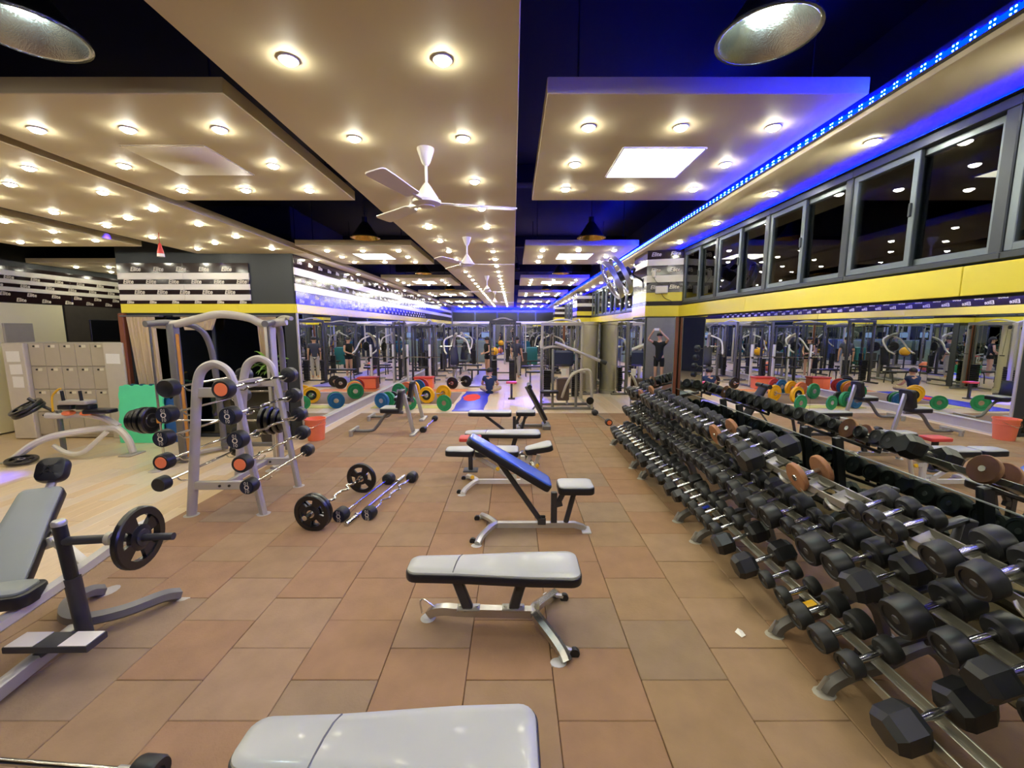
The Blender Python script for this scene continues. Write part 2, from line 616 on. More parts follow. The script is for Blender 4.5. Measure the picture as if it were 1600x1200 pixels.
for side, x in (('left', -1.095), ('right', -0.345)):
    k = 0
    y = -1.2
    while y < 26.3:
        downlight(x, y, ZP, 'round downlight, %s of the %s-hand row along the long central ceiling panel' % (ORD[k], side), 'downlights along the central ceiling panel')
        k += 1
        y += 0.865
SP = ['near left', 'near middle', 'near right', 'middle left', 'middle right', 'far left', 'far middle', 'far right']
SQ = [(-.6, -.63), (0, -.63), (.6, -.63), (-.6, 0), (.6, 0), (-.6, .61), (0, .61), (.6, .61)]
pl = thing('panel_light', 'x', 'ceiling light')
fr = MB()
for a, bb in (((-.3, -.3), (.3, -.3)), ((.3, -.3), (.3, .3)), ((.3, .3), (-.3, .3)), ((-.3, .3), (-.3, -.3))):
    fr.beam((a[0], a[1], -0.004), (bb[0], bb[1], -0.004), 0.014, 0.012, b=0.002)
fr.build('frame', m_trimring, pl)
MB().box((0, 0, -0.004), (0.59, 0.59, 0.006)).build('diffuser', m_ledpanel, pl)
npl = 0
for k, y in enumerate(PY):
    for side, cxx in (('right', 1.09), ('left', -2.53)):
        for j, (dx, dy) in enumerate(SQ):
            downlight(cxx + dx, y + 1.02 + dy + (0.02 if side == 'right' else 0.05), ZP, 'downlight at the %s of the %s square ceiling panel in the %s aisle' % (SP[j], ORD[k], side), 'downlights in the square ceiling panels')
        if side == 'left' and k == 1:
            continue
        lab = 'square lit panel light in the %s square ceiling panel of the %s aisle' % (ORD[k], side)
        if npl == 0:
            pl.location = (cxx + 0.01, y + 1.03, ZP)
            tag(pl, lab, None, 'square panel lights')
        else:
            copy_tree(pl, lab, (cxx + 0.01, y + 1.03, ZP), 0, 'square panel lights')
        npl += 1
LB = [(-3.95, y) for y in (1.8, 2.4, 3.05, 3.67, 4.3, 4.88, 5.56, 6.28, 7.2)] + [(-5.17, y) for y in (3.1, 4.4, 5.0, 5.63, 6.32, 7.2)] + [(-4.56, y) for y in (1.8, 2.9, 4.06, 5.25, 6.73)]
for k, (x, y) in enumerate(LB):
    col = {-3.95: 'right', -5.17: 'left', -4.56: 'middle'}[x]
    kk = [q for q in LB if q[0] == x].index((x, y))
    downlight(x, y, ZP, 'downlight, %s from the camera in the %s row of the long left ceiling panel' % (ORD[kk], col), 'downlights in the long left ceiling panel')
for k, (x, y) in enumerate([(-6.2, 4.2), (-6.2, 4.8), (-6.2, 5.4), (-6.2, 5.95), (-6.2, 6.54), (-6.88, 6.64), (-7.48, 6.68), (-7.5, 5.5), (-6.88, 5.6), (-7.5, 4.4), (-6.88, 4.0), (-8.4, 6.1), (-9.2, 6.1), (-8.4, 5.1), (-9.2, 5.1), (-8.4, 4.0), (-9.2, 4.0), (-8.4, 3.0)]):  # some lamps seen, the rest added unseen to brighten the lockers
    downlight(x, y, ZP, 'downlight, %s of the seen and added lamps above the lockers' % ORD[k], 'downlights above the lockers')
for k, (x, y) in enumerate([(-7.95, 9.2), (-8.25, 10.0), (-9.3, 9.3), (-8.6, 9.3), (-9.3, 10.1), (-8.6, 11.2), (-9.3, 11.2)]):
    downlight(x, y, ZP, 'downlight, %s in the far ceiling panel beside the lettered left wall' % ORD[k], 'downlights in the far left panel')
y, k = -0.3, 0
while y < 26:
    downlight(2.38, y, 3.23, 'downlight, %s along the soffit above the right-hand windows' % ORD[k], 'downlights along the right soffit')
    y += 1.1
    k += 1
for k in range(8):
    downlight(XL + 0.14, 8.3 + k * 2.2, 3.295, 'small downlight, %s along the soffit above the lettered mirror wall' % ORD[k], 'downlights along the left soffit')

# ------------------------------------------------------------------ blue light strip
ls = thing('light_strip', 'glowing blue diode strip along the front edge of the window soffit', 'light strip', (2.05, 0, 3.285))
MB().box((0, 12, 0), (0.008, 29.5, 0.034)).build('glowing_tape', m_blue, ls)
MB().box((0.004, 12, 0.035), (0.012, 29.5, 0.03)).box((-0.004, 12, -0.021), (0.03, 29.5, 0.004)).build('backing_channel', m_wfr2, ls)  # lower lip added to keep the blue light off the rack floor
md = MB()
md.m = 0
md.bbox((-0.004, 0, 0), (0.008, 0.036, 0.042), 0.004)
md.m = 1
for a in (-0.009, 0.009):
    for c in (-0.01, 0.01):
        md.box((-0.009, a, c), (0.003, 0.006, 0.006))
mo = md.build('diode_module', [m_blue, m_bluedot], ls, ang=0)
mo.location = (-0.004, 1.3, 0)
for k in range(1, 105):
    c = mo.copy()
    COL.objects.link(c)
    c.location = (-0.004, 1.3 + 0.077 * k, 0)
ls2 = thing('light_strip', 'thin blue strip tucked into the corner above the window heads', 'light strip', (2.615, 0, 3.221))
MB().box((0, 12, 0.001), (0.004, 29.5, 0.012)).build('glowing_tape', m_blue2, ls2)
MB().box((0.006, 12, 0.002), (0.006, 29.5, 0.014)).box((-0.006, 12, -0.007), (0.03, 29.5, 0.003)).build('backing_channel', m_wfr2, ls2)  # wide ledge below added to shield the floor from the blue tape
for z, xx, nm in ((3.28, (-3.7, 2.0), 'back'),):
    e = thing('light_strip', 'glowing blue diode strip across the top of the far end wall', 'light strip', (-0.7, YB - 0.35, 3.2))
    MB().box((0, 0, 0), (5.6, 0.02, 0.03)).build('glowing_tape', m_blue, e)
    MB().box((0, 0.01, 0.03), (5.6, 0.03, 0.03)).build('backing_channel', m_wfr2, e)

# ------------------------------------------------------------------ right wall: mirrors, yellow fascia, windows
wr = struct('wall_right', MB().box((XR + 0.13, (YF + YB) / 2, 1.1), (0.2, YB - YF, 2.2)), m_dark, 'right wall covered with mirrors below a yellow band')
MB().box((XR + 0.13, (YF + YB) / 2, 3.75), (0.2, YB - YF, 0.9)).build('upper_wall', m_dark, wr)
ZM = 1.03
for a, b in ((-2.9, -0.7), (-0.7, 1.53), (1.53, 3.75), (3.75, 5.97), (5.97, 6.86)) + tuple((7.75 + 2.3 * k, min(7.75 + 2.3 * (k + 1), 14.6)) for k in range(3)) + ((15.6, 17.9), (17.9, 20.2), (20.2, 22.4), (23.3, 25.2), (25.2, 26.9)):
    g = 0.003
    MB().box((XR + 0.012, (a + b) / 2, (ZM + 2.17) / 2), (0.02, b - a - g, 2.17 - ZM - g)).build('mirror_panel', m_mirror, wr, 0)
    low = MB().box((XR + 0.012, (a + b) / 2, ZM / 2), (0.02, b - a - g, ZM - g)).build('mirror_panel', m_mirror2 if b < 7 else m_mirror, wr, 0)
MB().box((XR - 0.001, (YF + 6.86) / 2, ZM), (0.006, 6.86 - YF, 0.007)).build('mirror_joint', m_seam, wr)
ysp = [-2.9, 0.2, 2.55, 4.9, 6.86]
for a, b in list(zip(ysp[:-1], ysp[1:])) + [(7.75, 10.1), (10.1, 12.4), (12.4, 14.6), (15.6, 18), (18, 20.3), (20.3, 22.4)]:
    MB().bbox((XR - 0.012, (a + b) / 2, 2.272), (0.03, b - a - 0.004, 0.172), 0.003).build('yellow_fascia', m_yellow, wr)

# windows
PO = [-0.95, 0.16, 1.27, 2.37, 3.47, 4.55, 5.65, 6.73]
PO2 = [7.9 + 1.1 * k for k in range(7)]
PO3 = [15.8 + 1.1 * k for k in range(6)]


def window(i, a, b):
    f = MB()
    z0, z1, d = 2.37, 3.21, 0.11
    xx = XR + 0.03
    f.bbox((xx + 0.02, a + 0.035, (z0 + z1) / 2), (d + .03, 0.07, z1 - z0), 0.006)
    f.bbox((xx, (a + b) / 2, z1 - 0.03), (d, b - a, 0.06), 0.005)
    f.bbox((xx, (a + b) / 2, z0 + 0.02), (d, b - a, 0.04), 0.005)
    o = f.build('window_%d' % i, m_wfr2)
    tag(o, None, None, None, 'structure')
    mid = (a + 0.07 + b) / 2
    for k, (p, q) in enumerate(((a + 0.07, mid + 0.03), (mid - 0.03, b))):
        s = MB()
        off = 0.0 if k == 1 else 0.03
        t = 0.045
        X = XR + 0.005 + off
        for yy in (p + t / 2, q - t / 2):
            s.bbox((X, yy, (z0 + z1) / 2 - 0.01), (0.03, t, z1 - z0 - 0.1), 0.004)
        for zz in (z0 + 0.04 + t / 2, z1 - 0.06 - t / 2):
            s.bbox((X, (p + q) / 2, zz), (0.028, q - p - t, t), 0.004)
        so = s.build('sash', m_wfr, o)
        MB().box((X + 0.002, (p + q) / 2, (z0 + z1) / 2 - 0.01), (0.005, q - p - 2 * t + .004, z1 - z0 - 0.18)).build('pane', m_glass, so, 0)
    MB().bbox((XR - 0.014, mid, 2.78), (0.016, 0.02, 0.09), 0.004).build('latch', m_wfr2, o)


wi = 1
for P in (PO, PO2, PO3):
    for a, b in zip(P[:-1], P[1:]):
        window(wi, a, b)
        wi += 1
for a, b in ((-3, -0.95), (6.73, 7.0), (14.5, 15.8), (21.3, 23.4), (23.4, 27)):
    MB().box((XR + 0.08, (a + b) / 2, 2.8), (0.12, b - a, 0.9)).build('wall_infill', m_dark, wr)

# pillars on the right wall
BANDS = [(2.36, 2.43, m_brown), (2.43, 2.57, m_yellow), (2.57, 2.73, m_brown), (2.73, 2.84, m_white), (2.84, 2.99, m_brown), (2.99, 3.09, m_white), (3.09, 3.23, m_brown)]


def pillar(i, y0, ang):
    fp = [(2.16, y0 + 0.17 * ang), (XR + 0.02, y0), (XR + 0.02, y0 + 0.9), (2.16, y0 + 0.9)]
    o = struct('pillar_%d' % i, MB().prism(fp, 3.23, base=0.0), m_dark, 'striped mirror-faced pillar on the right wall', ang=30)

    def grow(e):
        return [(fp[0][0] - e, fp[0][1] - e), (fp[1][0], fp[1][1] - e), (fp[2][0], fp[2][1] + e), (fp[3][0] - e, fp[3][1] + e)]
    for a, b, m in BANDS:
        MB().prism(grow(0.012 if m is not m_brown else 0.008), b - 0.001, base=a + 0.001).build('stripe_band', m, o, 30)
    MB().prism(grow(0.02), 2.36, base=2.19).build('yellow_fascia', m_yellow, o, 30)
    d = (Vector(fp[1]) - Vector(fp[0])).normalized()
    nrm = Vector((d.y, -d.x))
    a, b = Vector(fp[0]), Vector(fp[1])
    c = (a + b) / 2 + nrm * 0.006
    R = Matrix((Vector((d.x, d.y, 0)), Vector((-nrm.x, -nrm.y, 0)), Vector((0, 0, 1)))).transposed()
    MB().box((c.x, c.y, 1.09), ((b - a).length - 0.05, 0.008, 2.16), R).build('mirror_panel', m_mirror, o, 0)
    MB().box((2.155, y0 + 0.53, 1.09), (0.008, 0.7, 2.16)).build('mirror_panel', m_mirror, o, 0)
    e = b + nrm * 0.01 - d * 0.05
    MB().bbox((e.x, e.y, 1.09), (0.05, 0.03, 2.18), 0.006, R).build('wood_edge_strip', m_oak, o)
    e2 = e - d * 0.03
    MB().bbox((e2.x, e2.y, 1.09), (0.012, 0.022, 2.18), 0.004, R).build('metal_edge_strip', m_seam, o)
    return o


pillar(1, 6.86, 1.0)
pillar(2, 14.65, 0.0)
pillar(3, 22.4, 0.0)
# lettering on pillar stripes
pt = MB()
for z in (2.65, 2.915, 3.16):
    for k in range(2):
        put_text(pt, 'Elite', 0.085, (2.27 + 0.27 * k, 6.86 + 0.17 * (1 - (0.11 + 0.27 * k) / .49) - 0.03, z), (0.945, -0.328, 0), (0, 0, 1), 0.25, 0.002)
pt.build('lettering', m_letter, bpy.data.objects['pillar_1'], 0)
for (x, z, sx, sz, lab) in ((2.24, 2.86, 0.06, 0.12, 'small white router box high on the near striped pillar'), (2.36, 2.61, 0.19, 0.12, 'white junction box on the near striped pillar above the yellow band')):
    yy = 6.86 + 0.17 * (1 - (x - 2.16) / .49) - 0.05
    R = Matrix.Rotation(-0.334, 3, 'Z')
    t = thing('junction_box', lab, 'box', (x, yy, z))
    MB().bbox((0, 0, 0), (sx, 0.05, sz), 0.006, R).build('housing', m_trimring, t)
    MB().bbox((R @ Vector((0, -0.026, 0))), (sx * .8, 0.006, sz * .8), 0.002, R).build('cover', m_fanwhite, t)
    MB().tube(smooth([(0, 0, -sz / 2), (0.05, -0.01, -sz / 2 - 0.07), (0.14, -0.06, -sz / 2 - 0.12)], 4), 0.004, 5).build('cable', m_black, t)

# ------------------------------------------------------------------ left mirror wall
wl = struct('wall_left', MB().box((XL - 0.13, (7.7 + YB) / 2, 2.05), (0.2, YB - 7.7, 4.1)), m_dark, 'left wall with mirrors below lettered acrylic stripes')
for k in range(8):
    a, b = 7.72 + 2.4 * k, min(7.72 + 2.4 * (k + 1), YB)
    MB().box((XL - 0.012, (a + b) / 2, 1.23), (0.02, b - a - 0.003, 2.05)).build('mirror_panel', m_mirror, wl, 0)
LBANDS = [(2.27, 2.43, m_yellow), (2.43, 2.66, m_brown), (2.66, 2.79, m_white), (2.79, 2.94, m_brown), (2.94, 3.07, m_white), (3.07, 3.29, m_brown)]
for a, b, m in LBANDS:
    for k in range(8):
        p, q = 7.7 + 2.4 * k, min(7.7 + 2.4 * (k + 1), YB)
        MB().bbox((XL - 0.004 + (0.006 if m is m_brown else 0.012) / 2, (p + q) / 2, (a + b) / 2), (0.014 if m is m_brown else 0.022, q - p - 0.004, b - a - 0.002), 0.002).build('stripe_band', m, wl)
lt = MB()
for z, o0 in ((2.49, 0), (2.59, 0.2), (2.865, 0.1), (3.18, 0.0)):
    y = 7.9 + o0
    while y < 19:
        put_text(lt, 'Elite', 0.1, (XL + 0.009, y, z), (0, 1, 0), (0, 0, 1), 0.25, 0.002)
        y += 0.42
o = lt.build('lettering', m_letter, wl, 0)
tag(o, None, None, None, 'stuff')
bb = struct('baseboard_left', MB().bbox((XL + 0.02, (7.72 + YB) / 2, 0.1), (0.05, YB - 7.72, 0.19), 0.006), m_lgrey, 'grey skirting with white edges along the foot of the left mirror')
for z in (0.2, 0.012):
    MB().bbox((XL + 0.03, (7.72 + YB) / 2, z), (0.07, YB - 7.72, 0.016), 0.004).build('edge_strip', m_wtube, bb)
struct('trim_3', MB().bbox((XL + 0.004, 7.7, 1.14), (0.03, 0.05, 2.26), 0.005), m_lgrey, 'pale vertical trim at the near edge of the left mirror')

# ------------------------------------------------------------------ block with dark glazing left of the mirror wall
YBL = 7.7
wb = struct('wall_block', MB().box((-5.44, YBL + 0.16, 3.2), (3.12, 0.3, 1.85)), m_dark, 'dark bulkhead with lettered stripes over the left glazing')
FB = [(2.27, 2.43, m_yellow, -6.98, XL + 0.0), (2.43, 2.49, m_brown, -6.98, -4.66), (2.49, 2.595, m_white, -6.98, -4.66), (2.595, 2.675, m_brown, -6.98, -4.66), (2.675, 2.775, m_white, -6.98, -4.66), (2.775, 2.855, m_brown, -6.98, -4.66), (2.855, 2.97, m_white, -6.98, -4.66), (2.97, 3.14, m_brown, -6.98, -4.66)]
for a, b, m, xa, xb in FB:
    n = 2 if m is not m_yellow else 3
    for k in range(n):
        p, q = xa + (xb - xa) * k / n, xa + (xb - xa) * (k + 1) / n
        MB().bbox(((p + q) / 2, YBL - 0.006, (a + b) / 2), (q - p - 0.003, 0.028 if m is not m_brown else 0.018, b - a - 0.002), 0.002).build('stripe_band', m, wb)
bt = MB()
for z, o0 in ((2.46, 0.1), (2.635, 0.28), (2.815, 0.1), (3.03, 0.25)):
    for k in range(6):
        x = -6.9 + o0 + 0.4 * k
        if x < -4.75:
            put_text(bt, 'Elite', 0.105 if z > 2.5 else 0.07, (x, YBL - 0.018, z), (1, 0, 0), (0, 0, 1), 0.25, 0.003)
bt.build('lettering', m_letter, wb, 0)
# glazing under it: frame, panes, dark store behind
g = MB()
for x in (-6.9, -5.4, XL - 0.04):
    g.bbox((x, YBL + 0.04, 1.13), (0.05, 0.06, 2.26), 0.005)
g.bbox((-5.4, YBL + 0.04, 0.03), (3.0, 0.06, 0.06), 0.005)
g.bbox((-5.4, YBL + 0.04, 2.25), (3.0, 0.06, 0.05), 0.005)
wg = struct('window_30', g, m_wfr2, 'dark glazed front under the lettered bulkhead')
for a, b in ((-6.88, -5.42), (-5.38, XL - 0.06)):
    MB().box(((a + b) / 2, YBL + 0.04, 1.14), (b - a, 0.008, 2.16)).build('pane', m_glass, wg, 0)
struct('wall_store', MB().box((-5.52, 10.2, 1.5), (2.9, 0.1, 3.0)).box((-6.88, 9.05, 1.5), (0.08, 2.3, 3.0)), M('night_store_wall', (18, 20, 24), 0.8), 'dark back of the space behind the glazing')
struct('trim_4', MB().bbox((-6.965, YBL - 0.02, 1.13), (0.1, 0.1, 2.27), 0.01), m_oak, 'brown wooden post between lockers and glazing')


def curtain(x0, x1, y, z0, z1, label, tilt=0.0):
    n = 36
    b = MB()
    rows = []
    for iz in range(7):
        t = iz / 6
        z = z0 + (z1 - z0) * t
        r = []
        for i in range(n + 1):
            u = i / n
            x = x0 + (x1 - x0) * (u * (0.75 + 0.25 * t) + 0.12 * (1 - t)) + tilt * (1 - t)
            r.append(Vector((x, y + 0.03 * sin(u * 16 * pi + t) * (1.1 - .3 * t), z)))
        rows.append(r)
    vs_ = [p for r in rows for p in r] + [p + Vector((0, 0.006, 0)) for r in rows for p in r]
    N = n + 1
    T = len(rows) * N
    fs_ = []
    for i in range(len(rows) - 1):
        for j in range(n):
            a, c = i * N + j, (i + 1) * N + j
            fs_.append((a, a + 1, c + 1, c))
            fs_.append((a + T, c + T, c + T + 1, a + T + 1))
    b.add(vs_, fs_)
    t = thing('curtain', label, 'curtain')
    b.build('cloth', m_curtain, t, 60)
    MB().tube([(x0 - 0.1, y, z1 + 0.015), (x1 + 0.1, y, z1 + 0.015)], 0.012, 8).bbox((x0 - 0.08, y + 0.055, z1 + 0.015), (0.02, 0.11, 0.03), 0.004).bbox((x1 + 0.08, y + 0.055, z1 + 0.015), (0.02, 0.11, 0.03), 0.004).build('rod', m_grey, t)


curtain(-6.85, -6.35, 7.6, 0.02, 2.2, 'beige pleated curtain hanging before the glazing next to the wooden post', 0.12)
curtain(-5.9, -5.25, 7.6, 1.97, 2.2, 'short beige curtain valance before the middle of the glazing')
curtain(-4.55, -4.2, 7.6, 1.5, 2.2, 'short beige curtain before the glazing beside the leafy plant')
# plant behind glazing
t = thing('potted_palm', 'green leafy potted palm before the glazing by the mirror corner', 'plant', (-4.2, 7.25, 0))
MB().lathe([(0.16, 0), (0.21, 0.35), (0.22, 0.38), (0.19, 0.38), (0.18, 0.33)], n=18).build('pot', m_pot, t)
MB().tube([(0, 0, 0.3), (0.02, 0, 0.8), (0, 0.02, 1.35)], [0.03, 0.025, 0.02], 8).build('stem', m_leaf, t)
for k in range(24):
    a = k * 2.4
    L = random.uniform(0.26, 0.4)
    rise = random.uniform(0.15, 0.5)
    pts = []
    d = Vector((cos(a), sin(a) * .6, 0))
    side = Vector((-d.y, d.x, 0))
    b = MB()
    rows = []
    for i in range(6):
        u = i / 5
        c = Vector((0, 0.02, 1.2 + 0.01 * k)) + d * L * u + Vector((0, 0, rise * u - 0.75 * u * u * L))
        wd = 0.035 * sin(pi * min(1, u * .9 + .1)) + 0.002
        rows += [c - side * wd, c + Vector((0, 0, 0.012)), c + side * wd]
    fs_ = []
    for i in range(5):
        for j in range(2):
            q = i * 3 + j
            fs_.append((q, q + 1, q + 4, q + 3))
    b.add(rows, fs_)
    b.build('leaf', m_leaf, t, 60)

# ------------------------------------------------------------------ far left wall, lockers
wf = struct('wall_west', MB().box((-9.9, 12, 2.05), (0.2, 30, 4.1)), m_dark, 'far left wall with lettered stripes over a cream panel')
for a, b, m in ((2.5, 2.72, m_brown), (2.72, 2.8, m_white), (2.8, 2.87, m_brown), (2.87, 2.95, m_white), (2.95, 3.02, m_brown), (3.02, 3.12, m_white), (3.12, 3.2, m_brown)):
    for k in range(5):
        p, q = 6 + 1.8 * k, 6 + 1.8 * (k + 1)
        MB().bbox((-9.8 + (0.006 if m is not m_brown else 0.002), (p + q) / 2, (a + b) / 2), (0.03, q - p - 0.004, b - a - 0.002), 0.002).build('stripe_band', m, wf)
lt = MB()
for z, o0 in ((2.555, 0), (2.665, 0.2), (2.835, 0.1), (2.985, 0.3)):
    y = 6.3 + o0
    while y < 14.5:
        put_text(lt, 'Elite', 0.1, (-9.776, y, z), (0, 1, 0), (0, 0, 1), 0.25, 0.003)
        y += 0.46
lt.build('lettering', m_letter, wf, 0)
MB().box((-9.78, 6.7, 1.25), (0.03, 5.3, 2.48)).build('cream_panel', m_cream, wf)
MB().box((-9.78, 12.2, 1.25), (0.03, 5.6, 2.48)).build('dark_panel', M('taupe_panel', (70, 64, 56), 0.6), wf)
MB().bbox((-9.76, 11.0, 1.95), (0.04, 2.2, 0.5), 0.01).build('black_screen', m_iron, wf)
dr = MB().bbox((-9.75, 8.45, 1.05), (0.05, 0.5, 2.1), 0.006)
dw = struct('door_1', dr, m_lgrey, 'grey narrow door in the cream wall behind the lockers')
MB().bbox((-9.72, 8.25, 1.0), (0.03, 0.03, 0.12), 0.006).build('door_handle', m_steel, dw)
struct('wall_back', MB().box((-3.6, YB + 0.1, 2.05), (13, 0.2, 4.1)), m_bwall, 'far end wall behind the machines')
struct('wall_rear', MB().box((-3.6, YF - 0.1, 2.05), (13, 0.2, 4.1)), m_grey, 'dark wall behind the photographer')
struct('wall_back_left', MB().box((-8.4, 15.0, 2.05), (3.0, 0.2, 4.1)), m_dark, 'dark wall closing the locker bay')

lk = thing('locker_cabinet', 'wide beige steel locker bank with small number tags and notices on its ends', 'lockers', (0, 7.62, 0))
LX0, LX1 = -8.72, -7.33
MB().bbox(((LX0 + LX1) / 2, 0.32, 0.87), (LX1 - LX0, 0.5, 1.74), 0.01).build('body', m_locker, lk)
for x0, x1, nm in ((-9.12, -8.73, 'left'), (-7.32, -6.96, 'right')):
    MB().bbox(((x0 + x1) / 2, 0.28, 0.87), (x1 - x0, 0.6, 1.75), 0.012).build('end_panel', m_lockere, lk)
cw = (LX1 - LX0) / 5
tagm = M('number_tag', (226, 220, 196), 0.5)
for c in range(5):
    for r in range(4):
        x = LX0 + cw * (c + 0.5)
        z = 0.06 + 0.42 * (r + 0.5)
        d = MB().bbox((x, 0.06, z), (cw - 0.006, 0.022, 0.412), 0.004).build('door', m_locker, lk)
        MB().bbox((x + 0.03, 0.046, z + 0.15), (0.075, 0.008, 0.05), 0.002).build('number_tag', tagm, d)
        MB().lathe([(0.016, 0), (0.016, 0.012), (0.008, 0.02)], (x - 0.035, 0.05, z + 0.15), (0, -1, 0), 10).build('lock', m_iron, d)
ns = 1
for x, z, wd, hh, lab in ((-8.93, 1.5, 0.24, 0.19, 'white notice sheet at the top of the left locker end'), (-8.91, 1.27, 0.22, 0.18, 'middle white notice sheet on the left locker end'), (-8.9, 1.04, 0.2, 0.2, 'lowest white notice sheet on the left locker end'), (-7.15, 1.46, 0.25, 0.18, 'white notice sheet on the right locker end')):
    p = MB().box((x, 7.595, z), (wd, 0.002, hh), Matrix.Rotation(random.uniform(-.03, .03), 3, 'Y')).build('notice_sheet', m_paper, None, 0)
    tag(p, lab, 'notice', 'notices on the lockers')


# ------------------------------------------------------------------ back wall details
wbk = bpy.data.objects['wall_back']
for x0, x1 in ((-3.8, -2.4), (-2.4, -1.0), (-1.0, 0.3), (0.3, 1.4), (1.4, 2.6)):
    MB().bbox(((x0 + x1) / 2, YB - 0.02, 2.72), (x1 - x0 - 0.04, 0.05, 0.56), 0.01).build('dark_window', m_wfr2, wbk)
    MB().box(((x0 + x1) / 2, YB - 0.05, 2.72), (x1 - x0 - 0.16, 0.01, 0.46)).build('pane', m_iron, wbk, 0)
MB().bbox((-0.6, YB - 0.03, 2.35), (6.4, 0.06, 0.14), 0.01).build('cream_rail', m_cream, wbk)
for x in (-3.2, -1.9, -0.5, 0.9, 2.1):
    MB().box((x, YB - 0.01, 1.15), (1.2, 0.02, 2.1)).build('mirror_panel', m_mirror, wbk, 0)


# ------------------------------------------------------------------ flat benches
def flat_bench():
    t = thing('flat_bench', 'x', 'bench')
    # pad: along x from -.57 to .57
    o = rrect(-0.57, 0.57, 0.115, 0.172, 0.075)
    MB().prism(o, 0.445, b=0.012, base=0.385).build('pad_side', m_bvinyl, t)
    i = rrect(-0.562, 0.562, 0.107, 0.164, 0.07)
    MB().prism(i, 0.458, b=0.012, crown=0.008, base=0.43).build('cushion', m_vinyl, t)
    MB().tube([(-0.255, -0.106, 0.459), (-0.25, -0.06, 0.4675), (-0.245, 0, 0.4685), (-0.235, 0.06, 0.4675), (-0.22, 0.108, 0.459)], 0.0035, 6).build('seam', m_hubring, t)
    pth = smooth([(-0.45, 0.07, 0.045), (-0.41, 0.06, 0.075), (-0.33, 0.04, 0.1), (-0.2, 0.02, 0.105), (0.27, 0, 0.105)], 5)
    MB().tube(pth, 0.04, 4).build('base_beam', m_chrome, t)
    MB().lathe([(0.05, 0), (0.052, 0.012), (0.035, 0.03)], (-0.46, 0.07, 0.0), n=16).build('rubber_foot', m_shoe, t)
    MB().tube(smooth([(-0.5, 0.07, 0.05), (-0.51, 0.07, 0.13), (-0.49, 0.08, 0.145), (-0.42, 0.07, 0.1)], 4), 0.006, 6).build('drag_handle', m_steel, t)
    for s in (-1, 1):
        p = smooth([(0.27, 0, 0.105), (0.29, 0.06 * s, 0.11), (0.38, 0.2 * s, 0.075), (0.43, 0.29 * s, 0.05), (0.45, 0.33 * s, 0.02)], 5)
        leg = MB().tube(p, 0.036, 6).build('leg', m_chrome, t)
        MB().prism([(0.40 + 0.05 * cos(a), 0.325 * s + 0.04 * sin(a)) for a in [k * pi / 6 for k in range(12)]], 0.014, b=0.004).build('foot_plate', m_shoe, leg)
        MB().beam((0.42, 0.26 * s, 0.06), (0.5, 0.27 * s, 0.04), 0.03, 0.03).build('wheel_bracket', m_silver, leg)
        MB().lathe([(0.03, -0.015), (0.032, -0.01), (0.032, 0.01), (0.03, 0.015)], (0.505, 0.27 * s, 0.032), (0, 1, 0), 14).build('wheel', m_black, leg)
    for x0, x1 in ((-0.17, -0.26), (0.13, 0.2)):
        br = MB().beam((x0, 0, 0.13), (x1, 0, 0.385), 0.05, 0.065, up=(1, 0, 0)).build('seat_bracket', m_dgrey, t)
        pl_ = MB().bbox((x0, 0, 0.142), (0.15, 0.07, 0.012), 0.003)
        for dx in (-0.055, 0.055):
            pl_.lathe([(0.01, 0), (0.01, 0.012)], (x0 + dx, 0, 0.145), n=8)
        pl_.build('bolted_plate', m_silver, br)
    return t


fb = flat_bench()
fb.location = (-0.13, 2.64, 0)
tag(fb, 'grey-topped flat weight bench with chrome frame standing alone in mid aisle', None, 'flat benches down the aisle')
copy_tree(fb, 'grey-topped flat weight bench cut off by the bottom edge of the photo', (-0.47, 1.42, 0), 0, 'flat benches down the aisle')
copy_tree(fb, 'grey-topped flat bench standing behind the bench with white frame and yellow knobs', (-0.16, 6.27, 0), 0.02, 'flat benches down the aisle')


